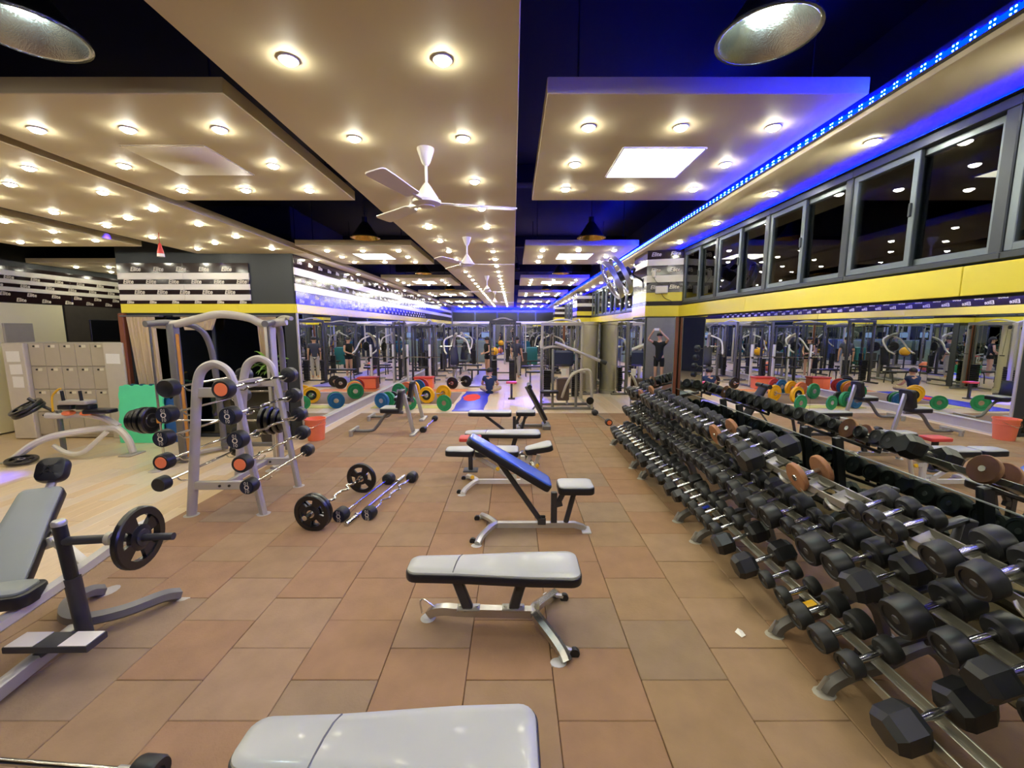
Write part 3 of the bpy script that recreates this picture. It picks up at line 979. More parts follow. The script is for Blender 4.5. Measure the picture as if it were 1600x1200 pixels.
def adj_bench(label, loc, ang, back_mat, frame_mat, Lb=0.93, head=0.0, seat_tilt=0.08, knobs=True, rz=0.0, dark=m_dgrey):
    t = thing('adjustable_bench', label, 'bench', loc, rz)
    R = Matrix.Translation((0, 0, 0.46)) @ Matrix.Rotation(pi + 0, 4, 'Z') @ Matrix.Rotation(-ang, 4, 'Y')

    def pad(name, x0, x1, w0, w1, mat, Rm, z=0.0):
        MB().prism(rrect(x0, x1, w0, w1, min(0.06, (x1 - x0) * .3)), 0.035 + z, Rm, b=0.012, base=-0.035 + z).build('pad_side', m_bvinyl, t)
        return MB().prism(rrect(x0 + .008, x1 - .008, w0 - .008, w1 - .008, min(0.055, (x1 - x0) * .28)), 0.045 + z, Rm, b=0.01, crown=0.006, base=0.02 + z).build(name, mat, t)
    if head:
        pad('backrest', 0.03, Lb - head - 0.01, 0.15, 0.14, back_mat, R)
        pad('headrest', Lb - head, Lb, 0.13, 0.11, back_mat, R)
    else:
        pad('backrest', 0.03, Lb, 0.15, 0.12, back_mat, R)
    RS = Matrix.Translation((0.03, 0, 0.46)) @ Matrix.Rotation(-seat_tilt, 4, 'Y')
    pad('seat', 0.02, 0.37, 0.1 if seat_tilt else 0.14, 0.14, m_vinyl, RS)
    MB().tube([(-0.55, 0, 0.075), (0.22, 0, 0.075), (0.3, 0, 0.05), (0.33, 0, 0.03)], 0.036, 4).build('base_beam', frame_mat, t)
    for s in (-1, 1):
        leg = MB().tube(smooth([(-0.55, 0, 0.08), (-0.6, 0.08 * s, 0.085), (-0.68, 0.22 * s, 0.06), (-0.71, 0.3 * s, 0.03)], 4), 0.032, 6).build('leg', frame_mat, t)
        MB().prism([(-0.72 + 0.05 * cos(a), 0.3 * s + 0.04 * sin(a)) for a in [k * pi / 6 for k in range(12)]], 0.016, b=0.004).build('foot_plate', m_shoe, leg)
        MB().lathe([(0.028, -0.015), (0.03, 0), (0.028, 0.015)], (-0.76, 0.24 * s, 0.03), (0, 1, 0), 12).build('wheel', m_black, leg)
    MB().bbox((0.34, 0, 0.014), (0.09, 0.14, 0.028), 0.008).build('rubber_foot', m_shoe, t)
    post = MB().beam((0.02, 0, 0.09), (0.02, 0, 0.41), 0.05, 0.06, up=(1, 0, 0)).build('post', dark, t)
    MB().beam((0.06, 0, 0.3), (0.12, 0, 0.42), 0.04, 0.05, up=(1, 0, 0)).beam((0.02, 0, 0.28), (0.1, 0, 0.3), 0.045, 0.06).build('hinge_bracket', dark, post)
    MB().tube([(0.14, 0, 0.1), (0.22, 0, 0.42)], 0.026, 8).build('seat_strut', dark, t)
    m = R @ Vector((Lb * 0.62, 0, -0.04))
    MB().beam((-0.1, 0, 0.1), m, 0.035, 0.05, up=(1, 0, 0)).build('back_strut', dark, t)
    for dx in (-0.1, 0.0):
        pass
    MB().beam((-0.14, 0.03, 0.12), (-0.06, 0.03, 0.12), 0.012, 0.07).beam((-0.14, -0.03, 0.12), (-0.06, -0.03, 0.12), 0.012, 0.07).build('strut_bracket', dark, t)
    if knobs:
        for p in (((-0.3, -0.05, 0.26) if ang < .2 else (-0.2, -0.04, 0.36)), (0.19, -0.05, 0.3), (-0.62, -0.02, 0.14)):
            MB().lathe([(0.008, 0), (0.008, 0.02), (0.022, 0.025), (0.026, 0.04), (0.018, 0.05)], p, (0.2, -1, 0.2), 10).build('pull_pin', m_knob, t)
    return t


adj_bench('incline bench with its long blue-lit backrest raised and grey seat', (0.38, 4.0, 0), radians(31), m_vinyl_blue_lit, m_silver, 0.95, knobs=False, seat_tilt=0.0)
adj_bench('white-framed adjustable bench with three flat pads and yellow knobs', (0.1, 5.2, 0), 0.0, m_vinyl, m_wtube, 0.95, head=0.36, seat_tilt=0.22, dark=m_wtube)
adj_bench('adjustable bench laid flat with split grey pads, farthest of the aisle benches', (-0.0, 7.62, 0), 0.0, m_vinyl, m_dgrey, 0.82, knobs=False, seat_tilt=0.03)
t = thing('sit_up_bench', 'dark sit-up board leaning steeply behind the farthest grey bench', 'bench', (0.6, 8.4, 0))
Rb = Matrix.Translation((0.06, 0, 0.12)) @ Matrix.Rotation(pi, 4, 'Z') @ Matrix.Rotation(-radians(62), 4, 'Y')
MB().prism(rrect(0.05, 0.86, 0.13, 0.13, 0.05), 0.06, Rb, b=0.012, crown=0.005, base=0.01).build('board_pad', m_bvinyl, t)
MB().beam(Rb @ Vector((0, 0, -0.02)), Rb @ Vector((0.84, 0, -0.02)), 0.08, 0.05).build('board_frame', m_grey, t)
MB().bbox((0.06, 0, 0.05), (0.16, 0.42, 0.1), 0.02).build('foot_bar', m_grey, t)
MB().beam((-0.5, 0, 0.06), (0.02, 0, 0.06), 0.06, 0.05).bbox((-0.5, 0, 0.03), (0.07, 0.4, 0.06), 0.012).build('base_beam', m_grey, t)
MB().tube([(-0.45, 0, 0.08), Rb @ Vector((0.4, 0, -0.03))], 0.018, 8).build('strut', m_grey, t)
for s in (-1, 1):
    MB().tube([Rb @ Vector((0.82, 0.02 * s, 0.05)), Rb @ Vector((0.82, 0.22 * s, 0.05))], 0.045, 12).build('foam_roller', m_black, t)


# small red topped pad on a post, behind the white-framed bench
def red_stool(label, loc):
    t = thing('step_stool', label, 'stool', loc)
    MB().prism(rrect(-0.15, 0.15, 0.11, 0.11, 0.03), 0.5, b=0.01, base=0.45).build('seat', m_red, t)
    MB().beam((0, 0, 0.02), (0, 0, 0.45), 0.06, 0.06).build('post', m_dgrey, t)
    MB().bbox((0, 0, 0.015), (0.2, 0.18, 0.03), 0.008).build('base', m_dgrey, t)


red_stool('small stool with a red top behind the white-framed bench', (-0.6, 5.8, 0))
red_stool('small red-topped stool far down the aisle near the lever machine', (-0.05, 12.0, 0))


def utility_bench(label, loc, rz=0.0):
    t = thing('utility_bench', label, 'bench', loc, rz)
    MB().prism(rrect(-0.2, 0.16, 0.17, 0.17, 0.05), 0.52, b=0.015, base=0.44).build('seat', [m_bvinyl], t)
    MB().prism(rrect(-0.19, 0.15, 0.16, 0.16, 0.05), 0.535, b=0.012, crown=0.008, base=0.5).build('seat_top', m_vinyl, t)
    Rb = Matrix.Translation((0.17, 0, 0.5)) @ Matrix.Rotation(radians(-80), 4, 'Y')
    MB().prism(rrect(0.0, 0.36, 0.15, 0.15, 0.05), 0.08, Rb, b=0.015, base=0.0).build('backrest', m_bvinyl, t)
    MB().beam((0.22, 0, 0.78), (0.38, 0, 0.06), 0.05, 0.07, up=(1, 0, 0)).build('rear_leg', m_silver, t)
    MB().bbox((0.4, 0, 0.03), (0.1, 0.44, 0.05), 0.01).build('rear_foot', m_silver, t)
    MB().tube(smooth([(0.2, 0, 0.42), (-0.1, 0, 0.4), (-0.3, 0, 0.16), (-0.42, 0, 0.075), (-0.75, 0, 0.07)], 5), 0.03, 8).build('curved_frame', m_grey, t)
    MB().beam((-0.74, -0.22, 0.1), (-0.74, 0.22, 0.1), 0.05, 0.05).bbox((-0.74, -0.18, 0.04), (0.06, 0.06, 0.08), 0.01).bbox((-0.74, 0.18, 0.04), (0.06, 0.06, 0.08), 0.01).build('foot_rest', m_silver, t)


utility_bench('upright utility bench with short backrest facing the left mirror, nearer of two', (-2.28, 7.9, 0))
utility_bench('upright utility bench with short backrest facing the left mirror, farther of two', (-2.38, 9.2, 0))


# ------------------------------------------------------------------ plates and barbells
def holed_plate(name, r, th, mat, parent, o=(0, 0, 0), ax=(1, 0, 0), nh=4):
    """iron plate with through holes: rim ring, hub ring and spokes in one mesh"""
    a = Vector(ax).normalized()
    u = Vector((0, 0, 1)).cross(a)
    u = u.normalized() if u.length > 1e-3 else Vector((1, 0, 0))
    v = a.cross(u)
    o = Vector(o)
    b = MB()
    ri, rh = r * 0.74, r * 0.42
    h = th / 2
    b._rings([[o + a * hh + (u * cos(2 * pi * k / 32) + v * sin(2 * pi * k / 32)) * rr for k in range(32)] for rr, hh in ((ri, -h), (r * .96, -h), (r, -h * .6), (r, h * .6), (r * .96, h), (ri, h), (ri, -h))], caps=False)
    b._rings([[o + a * hh + (u * cos(2 * pi * k / 24) + v * sin(2 * pi * k / 24)) * rr for k in range(24)] for rr, hh in ((0.026, -h * 1.1), (r * .26, -h * 1.1), (rh, -h * .6), (rh, h * .6), (r * .26, h * 1.1), (0.026, h * 1.1), (0.026, -h * 1.1))], caps=False)
    for k in range(nh):
        th0 = 2 * pi * k / nh + 0.5
        d = u * cos(th0) + v * sin(th0)
        w_ = r * 0.42
        p = a.cross(d)
        q = []
        for rr, ww in ((rh * .9, w_ * .75), (ri * 1.03, w_ * 1.25)):
            for s in (-1, 1):
                for hh in (-h * .6, h * .6):
                    q.append(o + d * rr + p * s * ww / 2 + a * hh)
        b.add(q, [(0, 1, 3, 2), (4, 6, 7, 5), (0, 4, 5, 1), (2, 3, 7, 6), (0, 2, 6, 4), (1, 5, 7, 3)])
    return b.build(name, mat, parent)


def bumper(label, loc, r, th, mat, rz, group, rim=None):
    """bumper plate lying on edge, axis along local x"""
    t = thing('bumper_plate', label, 'weight plate', (loc[0], loc[1], r if len(loc) < 3 else loc[2]), rz, group)
    h = th / 2
    MB().lathe([(0.027, -h * .8), (r * .42, -h * .8), (r * .45, -h), (r * .62, -h), (r * .66, -h * .75), (r * .84, -h * .75), (r * .88, -h), (r * .97, -h), (r, -h * .7), (r, h * .7), (r * .97, h), (r * .88, h), (r * .84, h * .75), (r * .66, h * .75), (r * .62, h), (r * .45, h), (r * .42, h * .8), (0.027, h * .8)], ax=(1, 0, 0), n=32).build('rubber_body', mat, t)
    MB().lathe([(0.027, -h * 1.02), (r * .3, -h * 1.02), (r * .3, h * 1.02), (0.027, h * 1.02)], ax=(1, 0, 0), n=20).build('steel_hub', m_steel, t)
    if rim:
        MB().lathe([(0.03, -h * 1.01), (r * .6, -h * 1.01), (r * .6, -h * .9), (0.03, -h * .9)], ax=(1, 0, 0), n=24).build('black_face', rim, t)
    return t


def ez_path(L, y=0.0, amp=0.035, ax=0):
    pts = []
    for u, k in ((-0.5, 0), (-0.3, 0), (-0.22, 1), (-0.13, -0.6), (-0.06, 0.3), (0.06, 0.3), (0.13, -0.6), (0.22, 1), (0.3, 0), (0.5, 0)):
        pts.append((u * L, amp * k, 0))
    return smooth(pts, 4)


def fixed_barbell(label, loc, rz, L, kind, cap, r=0.072, tilt=0.0, group='fixed barbells on the rack'):
    """along local x; two rubber heads with end caps"""
    t = thing('fixed_barbell', label, 'barbell', loc, rz, group)
    t.rotation_euler = (tilt, 0, rz)
    p = ez_path(L) if kind == 'ez' else [(-L / 2, 0, 0), (L / 2, 0, 0)]
    MB().tube(p, 0.013, 8).build('bar', m_steel, t)
    for s in (-1, 1):
        hd = MB().lathe([(0.03, L / 2 - 0.06), (0.034, L / 2 - 0.05), (r * .8, L / 2 - 0.045), (r, L / 2 - 0.03), (r, L / 2 + 0.055), (r * .9, L / 2 + 0.07), (r * .84, L / 2 + 0.066)], ax=(s, 0, 0), n=22).build('head', m_black, t)
        if cap == 'orange':
            MB().lathe([(r * .7, L / 2 + 0.064), (r * .66, L / 2 + 0.07)], ax=(s, 0, 0), n=20).build('end_cap', m_orange, hd)
        elif cap == 'navy':
            MB().lathe([(r * .82, L / 2 + 0.064), (r * .78, L / 2 + 0.07)], ax=(s, 0, 0), n=20).build('end_cap', m_navy, hd)
            e = MB()
            e.lathe([(r * .3, 0.0705), (r * .3, 0.0725), (r * .2, 0.0725), (r * .2, 0.0705)], (s * L / 2, 0, 0), (s, 0, 0), 16, caps=False)
            put_text(e, '10', 0.05, (s * (L / 2 + 0.072), 0, 0.0 + r * .5), (0, -s, 0), (0, 0, 1))
            put_text(e, '10', 0.05, (s * (L / 2 + 0.072), 0, -r * .5), (0, s, 0), (0, 0, -1))
            e.build('cap_print', m_letter, hd, 0)
    return t


# A-frame rack of fixed barbells
rk = thing('barbell_rack', 'silver A-frame rack holding two columns of fixed barbells', 'rack', (-3.08, 4.37, 0), radians(2))
YN, YFAR = 0.0, 0.82
for yy in (YN, YFAR):
    pts = smooth([(-0.38, yy, 0.0), (-0.31, yy, 0.5), (-0.22, yy, 1.2), (-0.18, yy, 1.45), (-0.12, yy, 1.58), (0.0, yy, 1.635), (0.12, yy, 1.58), (0.18, yy, 1.45), (0.22, yy, 1.2), (0.31, yy, 0.5), (0.38, yy, 0.0)], 5)
    fr_ = MB().tube(pts, 0.048, 10, flat=0.8).build('end_frame', m_lgrey, rk)
    for s in (-1, 1):
        MB().lathe([(0.075, 0), (0.075, 0.01), (0.055, 0.014)], (0.38 * s, yy, 0.0), n=18).build('foot_plate', m_lgrey, fr_)
    c = MB().beam((-0.33, yy, 0.34), (0.33, yy, 0.34), 0.05, 0.09).build('cross_bar', m_lgrey, fr_)
    MB().lathe([(0.014, 0), (0.014, 0.008)], (-0.04, yy - 0.025, 0.34), (0, -1, 0), 8).lathe([(0.014, 0), (0.014, 0.008)], (0.06, yy - 0.025, 0.34), (0, -1, 0), 8).build('bolt', m_iron, fr_)
    MB().beam((-0.19, yy, 1.34), (0.19, yy, 1.34), 0.05, 0.1).build('top_plate', m_lgrey, fr_)
MB().beam((0, YN, 1.36), (0, YFAR, 1.36), 0.05, 0.1).build('spine', m_lgrey, rk)
MB().beam((0, YN, 0.34), (0, YFAR, 0.34), 0.05, 0.06).build('lower_spine', m_lgrey, rk)
ROWS = [(1.42, 0.29), (1.16, 0.33), (0.92, 0.385), (0.68, 0.41), (0.45, 0.46)]
for z, x in ROWS:
    for s in (-1, 1):
        for yy in (YN, YFAR):
            MB().tube(smooth([(s * (x - 0.1), yy, z - 0.045), (s * (x - 0.01), yy, z - 0.055), (s * (x + 0.035), yy, z - 0.02)], 3), 0.009, 6).build('cradle_hook', m_steel, rk)
caps_r = ['orange', 'navy', 'navy', 'orange', 'navy']
kin_r = ['ez', 'ez', 'ez', 'ez', 'straight']
caps_l = ['plain', 'navy', 'navy', 'orange', 'plain']
cname = {'orange': 'orange', 'navy': 'navy', 'plain': 'plain black'}
LV = ['top', 'second', 'third', 'fourth', 'lowest']
for i, (z, x) in enumerate(ROWS):
    for s, cc, kk, side in ((1, caps_r[i], kin_r[i], 'aisle'), (-1, caps_l[i], 'straight', 'locker')):
        L = 1.22 if s > 0 else 1.18
        yc = 4.37 + 0.32 if s > 0 else 4.37 + 0.36
        fixed_barbell('%s fixed barbell with %s caps, %s row, %s side of rack' % ('zigzag' if kk == 'ez' else 'straight', cname[cc], LV[i], side), (-3.08 + s * x - 0.01, yc, z), pi / 2 + radians(1), L, kk, cc, (0.094, 0.09, 0.088, 0.086, 0.076)[i] * (1.0 if s > 0 else 0.97))

# four barbells on the floor beside the rack
t = thing('curl_barbell', 'zigzag curl barbell loaded with black holed plates on the rubber floor', 'barbell', (-1.92, 4.5, 0.19), radians(82))
MB().tube(ez_path(1.1, amp=0.05), 0.014, 8).build('bar', m_steel, t)
for s in (-1, 1):
    MB().tube([(s * 0.42, 0, 0), (s * 0.62, 0, 0)], 0.025, 12).build('sleeve', m_steel, t)
for s, nm in ((-1, 'near'), (1, 'far')):
    g_ = []
    for k in range(2 if s < 0 else 1):
        q = thing('weight_plate', '%s black iron plate with holes on the %s end of the floor curl barbell' % ('outer' if k == 0 and s < 0 else ('inner' if s < 0 else 'single'), nm), 'weight plate', (-1.92 + cos(radians(82)) * s * (0.5 - 0.05 * k), 4.5 + sin(radians(82)) * s * (0.5 - 0.05 * k), 0.19), radians(82), 'plates on the floor curl barbell')
        holed_plate('iron_body', 0.186, 0.042, m_iron, q)
        MB().lathe([(0.0255, -0.026), (0.04, -0.026), (0.04, 0.026), (0.0255, 0.026)], ax=(1, 0, 0), n=16, caps=False).build('hub_ring', m_steel, q)
fixed_barbell('straight fixed barbell with round black heads on the floor beside the loaded curl bar', (-1.7, 4.76, 0.075), radians(80), 1.05, 'straight', 'navy', 0.075, group='barbells on the floor')
fixed_barbell('zigzag fixed barbell with navy end caps on the floor, nearest the aisle', (-1.42, 4.82, 0.07), radians(80), 1.08, 'ez', 'navy', 0.07, group='barbells on the floor')
t = thing('bare_barbell', 'bare steel barbell without plates on the floor between two fixed barbells', 'barbell', (-1.58, 4.8, 0.028), radians(81), 'barbells on the floor')
MB().tube([(-0.52, 0, 0), (0.52, 0, 0)], 0.014, 8).build('bar', m_steel, t)
for s in (-1, 1):
    MB().lathe([(0.027, 0.52), (0.027, 0.72), (0.022, 0.725)], ax=(s, 0, 0), n=14).build('sleeve', m_steel, t)
    MB().lathe([(0.034, 0.5), (0.034, 0.525)], ax=(s, 0, 0), n=14).build('collar', m_steel, t)
fixed_barbell('short fixed barbell on the floor right of the utility benches', (-1.72, 8.55, 0.062), radians(88), 1.0, 'straight', 'plain', 0.062, group='barbells on the floor')
# small group at far end of the dumbbell racks
fixed_barbell('fixed barbell with an orange end cap on the floor beyond the dumbbell racks', (1.93, 9.15, 0.07), radians(95), 1.0, 'straight', 'orange', 0.07, group='barbells on the floor')

# bar at the lower left
t = thing('loaded_barbell', 'thin steel barbell with a black end weight at the lower left on the rubber floor', 'barbell', (-2.3, 1.68, 0.065), radians(-4))
MB().tube([(-1.1, 0, 0), (0.66, 0, 0)], 0.015, 10).build('bar', m_steel, t)
MB().lathe([(0.02, 0.64), (0.06, 0.645), (0.066, 0.66), (0.066, 0.74), (0.058, 0.755), (0.03, 0.752), (0.025, 0.74)], ax=(1, 0, 0), n=24).build('end_weight', m_black, t)
MB().lathe([(0.021, 0.56), (0.021, 0.645)], ax=(1, 0, 0), n=12).build('collar', m_silver, t)
MB().lathe([(0.02, 1.02), (0.066, 1.03), (0.066, 1.12), (0.03, 1.13)], ax=(-1, 0, 0), n=24).build('end_weight', m_black, t)

# ------------------------------------------------------------------ dumbbell racks (four units) along the right mirror
TC = [(1.815, 0.34), (1.99, 0.685), (2.02, 1.02)]
RAILS = [[(x - 0.055, z - 0.064), (x + 0.055, z - 0.024)] for x, z in TC]


def dumbbell_rack(y0, y1, f0, f1, label, first=None):
    t = thing('dumbbell_rack', label, 'rack', (0, 0, 0), 0, 'dumbbell racks along the mirror')
    for tier, ((fx, fz), (bx, bz)) in enumerate(RAILS):
        for x, z in ((fx, fz - 0.004), (bx, bz - 0.004)):
            R = MB().beam((x, y0, z), (x, y1, z), 0.01, 0.045, b=0.002)
            s = 1 if x == fx else -1
            R.beam((x + s * 0.012, y0, z - 0.02), (x + s * 0.012, y1, z - 0.02), 0.026, 0.006, b=0.002)
            R.build('rail', m_rail, t)
        if tier == 2:
            y = y0 + 0.12
            while y < y1 - 0.05:
                b = MB()
                n = 8
                rows = [Vector((xx, y + 0.085 * sin(a), zz + 0.03 - 0.06 * cos(a) - e)) for e in (0, 0.006) for xx, zz in ((fx - 0.02, fz - 0.018), (bx + 0.02, bz + 0.012)) for a in [-1.2 + 2.4 * k / (n - 1) for k in range(n)]]
                fs_ = []
                for k in range(n - 1):
                    fs_ += [(k, k + 1, n + 1 + k, n + k), (2 * n + k, 3 * n + k, 3 * n + 1 + k, 2 * n + 1 + k), (k, 2 * n + k, 2 * n + 1 + k, k + 1), (n + k, n + 1 + k, 3 * n + 1 + k, 3 * n + k)]
                fs_ += [(0, n, 3 * n, 2 * n), (n - 1, 3 * n - 1, 4 * n - 1, 2 * n - 1)]
                b.add(rows, fs_)
                b.build('saddle', m_rail, t, 50)
                y += 0.235
    for y in (f0, f1):
        leg = MB().tube(smooth([(1.72, y, 0.02), (1.75, y, 0.07), (1.85, y, 0.13), (2.0, y, 0.18), (2.16, y, 0.27), (2.26, y, 0.29), (2.36, y, 0.2), (2.43, y, 0.02)], 4), 0.034, 6, flat=1.3).build('arched_leg', m_grey, t)
        for fx in (1.71, 2.43):
            MB().prism([(fx + 0.06 * cos(a), y + 0.05 * sin(a)) for a in [k * pi / 6 for k in range(12)]], 0.014, b=0.004).build('foot_plate', m_lgrey, leg)
        MB().beam((1.7, y, 0.015), (1.745, y, 0.1), 0.09, 0.012, up=(0, 1, 0)).build('toe_bracket', m_silver, leg)
        up = MB().beam((2.24, y, 0.27), (2.36, y, 1.02), 0.05, 0.08, up=(1, 0, 0)).build('upright', m_dgrey, t)
        for (fx, fz), (bx, bz) in RAILS:
            xe = 2.24 + 0.16 * (bz - 0.3)
            MB().beam((fx, y, fz - 0.075), (xe, y, fz - 0.075 + (xe - fx) * 0.36), 0.05, 0.03).build('bracket', m_dgrey, up)
            for x, z in ((fx, fz), (bx, bz)):
                MB().beam((x, y, z - 0.07), (x, y, z - 0.026), 0.03, 0.03, up=(1, 0, 0)).build('rail_post', m_dgrey, up)
    return t


RU = [(0.63, 2.31, 0.85, 2.1), (2.35, 3.98, 2.55, 3.77), (4.0, 5.66, 4.2, 5.47), (5.7, 7.3, 5.9, 7.12)]
for k, (a, b, c, d) in enumerate(RU):
    dumbbell_rack(a, b, c, d, 'three-tier steel dumbbell rack along the mirror, %s from the camera' % ORD[k])


def dumbbell_proto(kind, size):
    t = thing('dumbbell', 'x', 'dumbbell')
    if kind == 'hex':
        r, L, hl = 0.062 + 0.034 * size, 0.1 + 0.06 * size, 0.135
        hm = m_black
    elif kind == 'round':
        r, L, hl = 0.058 + 0.036 * size, 0.06 + 0.06 * size, 0.13
        hm = m_black
    elif kind == 'worn':
        r, L, hl = 0.058 + 0.03 * size, 0.06 + 0.05 * size, 0.13
        hm = m_black2
    else:
        r, L, hl = 0.1, 0.035, 0.13
        hm = m_brplate
    h = hl / 2
    MB().lathe([(0.017, -h - 0.005), (0.0165, -h * .7), (0.019, -h * .2), (0.019, h * .2), (0.0165, h * .7), (0.017, h + 0.005)], ax=(1, 0, 0), n=12).build('handle', m_steel, t)
    for s in (-1, 1):
        if kind == 'hex':
            pr = [(0.024, h), (0.03, h), (r * .8, h + 0.004), (r, h + L * .2), (r, h + L * .78), (r * .78, h + L)]
            hd = MB().lathe(pr, ax=(s, 0, 0), n=6, ph=pi / 6).build('head', hm, t, 20)
        elif kind == 'plate':
            hd = MB().lathe([(0.02, h), (r * .95, h), (r, h + 0.005), (r, h + L - 0.005), (r * .95, h + L)], ax=(s, 0, 0), n=28).build('head', hm, t)
            MB().lathe([(0.024, h + L - 0.002), (0.022, h + L + 0.006)], ax=(s, 0, 0), n=12).build('bolt', m_steel, hd)
        else:
            hd = MB().lathe([(0.024, h - 0.004), (0.028, h), (r * .86, h + 0.002), (r, h + 0.014), (r, h + L - 0.012), (r * .92, h + L), (r * .74, h + L), (r * .7, h + L - 0.007), (r * .3, h + L - 0.007)], ax=(s, 0, 0), n=24).build('head', hm, t)
            MB().lathe([(r * .24, h + L - 0.008), (r * .2, h + L - 0.002)], ax=(s, 0, 0), n=14).build('end_disc', m_hubring, hd)
    return t


PROT = {}


def dumbbell(kind, size, x, y, z, label, jit=0.0):
    key = (kind, round(size * 4))
    rot = (random.uniform(0, 6.28) if kind != 'hex' else 0.0, -radians(20), random.uniform(-0.07, 0.07) + jit)
    if kind == 'hex':
        rot = (random.choice([0, pi / 6, 0.1]), -radians(20), rot[2])
    e = Euler(rot, 'XYZ')
    if key not in PROT:
        o = dumbbell_proto(kind, round(size * 4) / 4)
        PROT[key] = o
        tag(o, label, None, 'dumbbells on the racks')
        o.location = (x, y, z)
        o.rotation_euler = rot
        return o
    return copy_tree(PROT[key], label, (x, y, z), rot, 'dumbbells on the racks')


HK = {'h': 'hex', 'r': 'round', 'w': 'worn', 'p': 'plate'}
TXT = {'hex': 'black hex dumbbell', 'round': 'black round-headed dumbbell', 'worn': 'worn black round dumbbell', 'plate': 'rust-brown plate dumbbell'}
T1 = [(1.64, 'h', .9), (1.97, 'w', .15), (2.16, 'w', .6), (2.34, 'w', .6), (2.52, 'w', 0), (2.7, 'w', 0), (2.9, 'h', .75), (3.22, 'h', .7), (3.42, 'w', .2), (3.57, 'w', .35), (3.72, 'w', .35), (3.87, 'w', .3), (4.05, 'w', .5), (4.19, 'h', .5)]
y = 4.37
while y < 7.2:
    T1.append((y, random.choice('hhhw'), random.uniform(.2, .8)))
    y += random.uniform(0.14, 0.18)
T2 = [(1.3, 'r', .8), (1.5, 'h', .8), (1.66, 'r', .5), (1.87, 'r', .95), (2.12, 'h', .85), (2.3, 'r', .95), (2.5, 'r', .95), (2.67, 'r', .3), (2.79, 'r', .2), (2.95, 'r', .95), (3.13, 'r', .85), (3.3, 'h', .4), (3.48, 'r', .5), (3.66, 'r', .6), (3.84, 'r', .8), (4.02, 'r', .6), (4.16, 'r', .4)]
y = 4.33
while y < 7.15:
    T2.append((y, random.choice('rrwhr'), random.uniform(.25, .9)))
    y += random.uniform(0.145, 0.19)
T3 = [(1.62, 'r', .4), (1.78, 'r', .45), (2.04, 'r', .25), (2.13, 'r', .25), (2.24, 'w', .35), (2.8, 'p', 0), (3.27, 'h', .9), (3.46, 'r', .85), (3.62, 'r', .3), (3.82, 'r', .6), (3.98, 'p', 0), (4.12, 'r', .4), (4.3, 'r', .6), (4.45, 'w', .7), (4.62, 'r', .5)]
y = 4.85
while y < 7.0:
    T3.append((y, random.choice('rrrwp' if y > 6 else 'rrrwr'), random.uniform(.3, .9)))
    y += random.uniform(0.16, 0.2)
RAD = {'h': (0.062, 0.034), 'r': (0.058, 0.036), 'w': (0.058, 0.03), 'p': (0.1, 0.0)}
for lst, (cx_, cz_), nm in ((T1, TC[0], 'lowest'), (T2, TC[1], 'middle'), (T3, TC[2], 'top')):
    lst = [list(q) for q in sorted(lst)]
    for k in range(len(lst) - 1):        # neighbours must not touch
        for it in range(12):
            ra = RAD[lst[k][1]][0] + RAD[lst[k][1]][1] * lst[k][2]
            rb = RAD[lst[k + 1][1]][0] + RAD[lst[k + 1][1]][1] * lst[k + 1][2]
            if ra + rb < lst[k + 1][0] - lst[k][0] - 0.002:
                break
            j_ = k if (lst[k][2] >= lst[k + 1][2] and lst[k][1] != 'p') else k + 1
            if lst[j_][2] <= 0:
                lst[k + 1][0] = lst[k][0] + ra + rb + 0.004
                break
            lst[j_][2] = max(0.0, lst[j_][2] - 0.25)
    for k, (y, c, s) in enumerate(lst):
        if y < 7.22:
            kd = HK[c]
            dumbbell(kd, s, cx_, y, cz_, '%s, %s from the near end of the %s rack tier' % (TXT[kd], ORD[k], nm))
# tags on the lowest rails
for (y, lab, m) in ((2.44, 'small yellow tag stuck on the lowest rack tier nearest the camera', m_knob), (3.64, 'small yellow tag stuck midway along the lowest rack tier', m_knob), (3.88, 'small blue tape tag stuck on the lowest rack tier', m_bluetag)):
    o = MB().bbox((1.815, y, 0.3), (0.13, 0.05, 0.006), 0.002, Matrix.Rotation(radians(-20), 3, 'Y')).build('price_tag', m)
    tag(o, lab, 'tag')

# ------------------------------------------------------------------ Smith machine near the glazing
sm = thing('smith_machine', 'tall grey guided-bar rack with curved top beams in front of the dark glazing', 'exercise machine', (-4.22, 6.3, 0))
for s in (-1, 1):
    x = 0.82 * s
    MB().tube([(x, -0.35, 0.05), (x, -0.35, 2.05)], 0.016, 10).build('guide_rod', m_steel, sm)
    MB().beam((x + 0.12 * -s * (1 if s < 0 else 1), -0.1, 0.03), (x - 0.12 * s, -0.1, 2.06), 0.1, 0.13).build('upright', m_lgrey if s > 0 else m_grey, sm)
    MB().tube(smooth([(x - 0.3 * s, 0.5, 0.03), (x - 0.28 * s, 0.48, 1.2), (x - 0.25 * s, 0.42, 1.8), (x - 0.18 * s, 0.25, 2.03), (x - 0.06 * s, -0.1, 2.08), (x, -0.42, 2.06)], 5), 0.045, 10).build('rear_post', m_grey, sm)
    MB().tube(smooth([(x, -0.5, 0.035), (x - 0.05 * s, 0.1, 0.06), (x - 0.25 * s, 0.5, 0.05)], 4), 0.036, 6).build('base_rail', m_lgrey, sm)
    MB().lathe([(0.09, 0), (0.09, 0.012), (0.05, 0.03)], (x, -0.5, 0), n=16).build('foot_plate', m_lgrey, sm)
    MB().beam((x, -0.35, 0.66), (x, -0.35, 0.78), 0.06, 0.06, up=(1, 0, 0)).build('carriage', m_amber, sm)
MB().beam((-0.7 + 0.11, -0.17, 0.1), (-0.7 + 0.11, -0.17, 1.92), 0.012, 0.05, up=(1, 0, 0)).build('height_scale_strip', m_amber, sm)
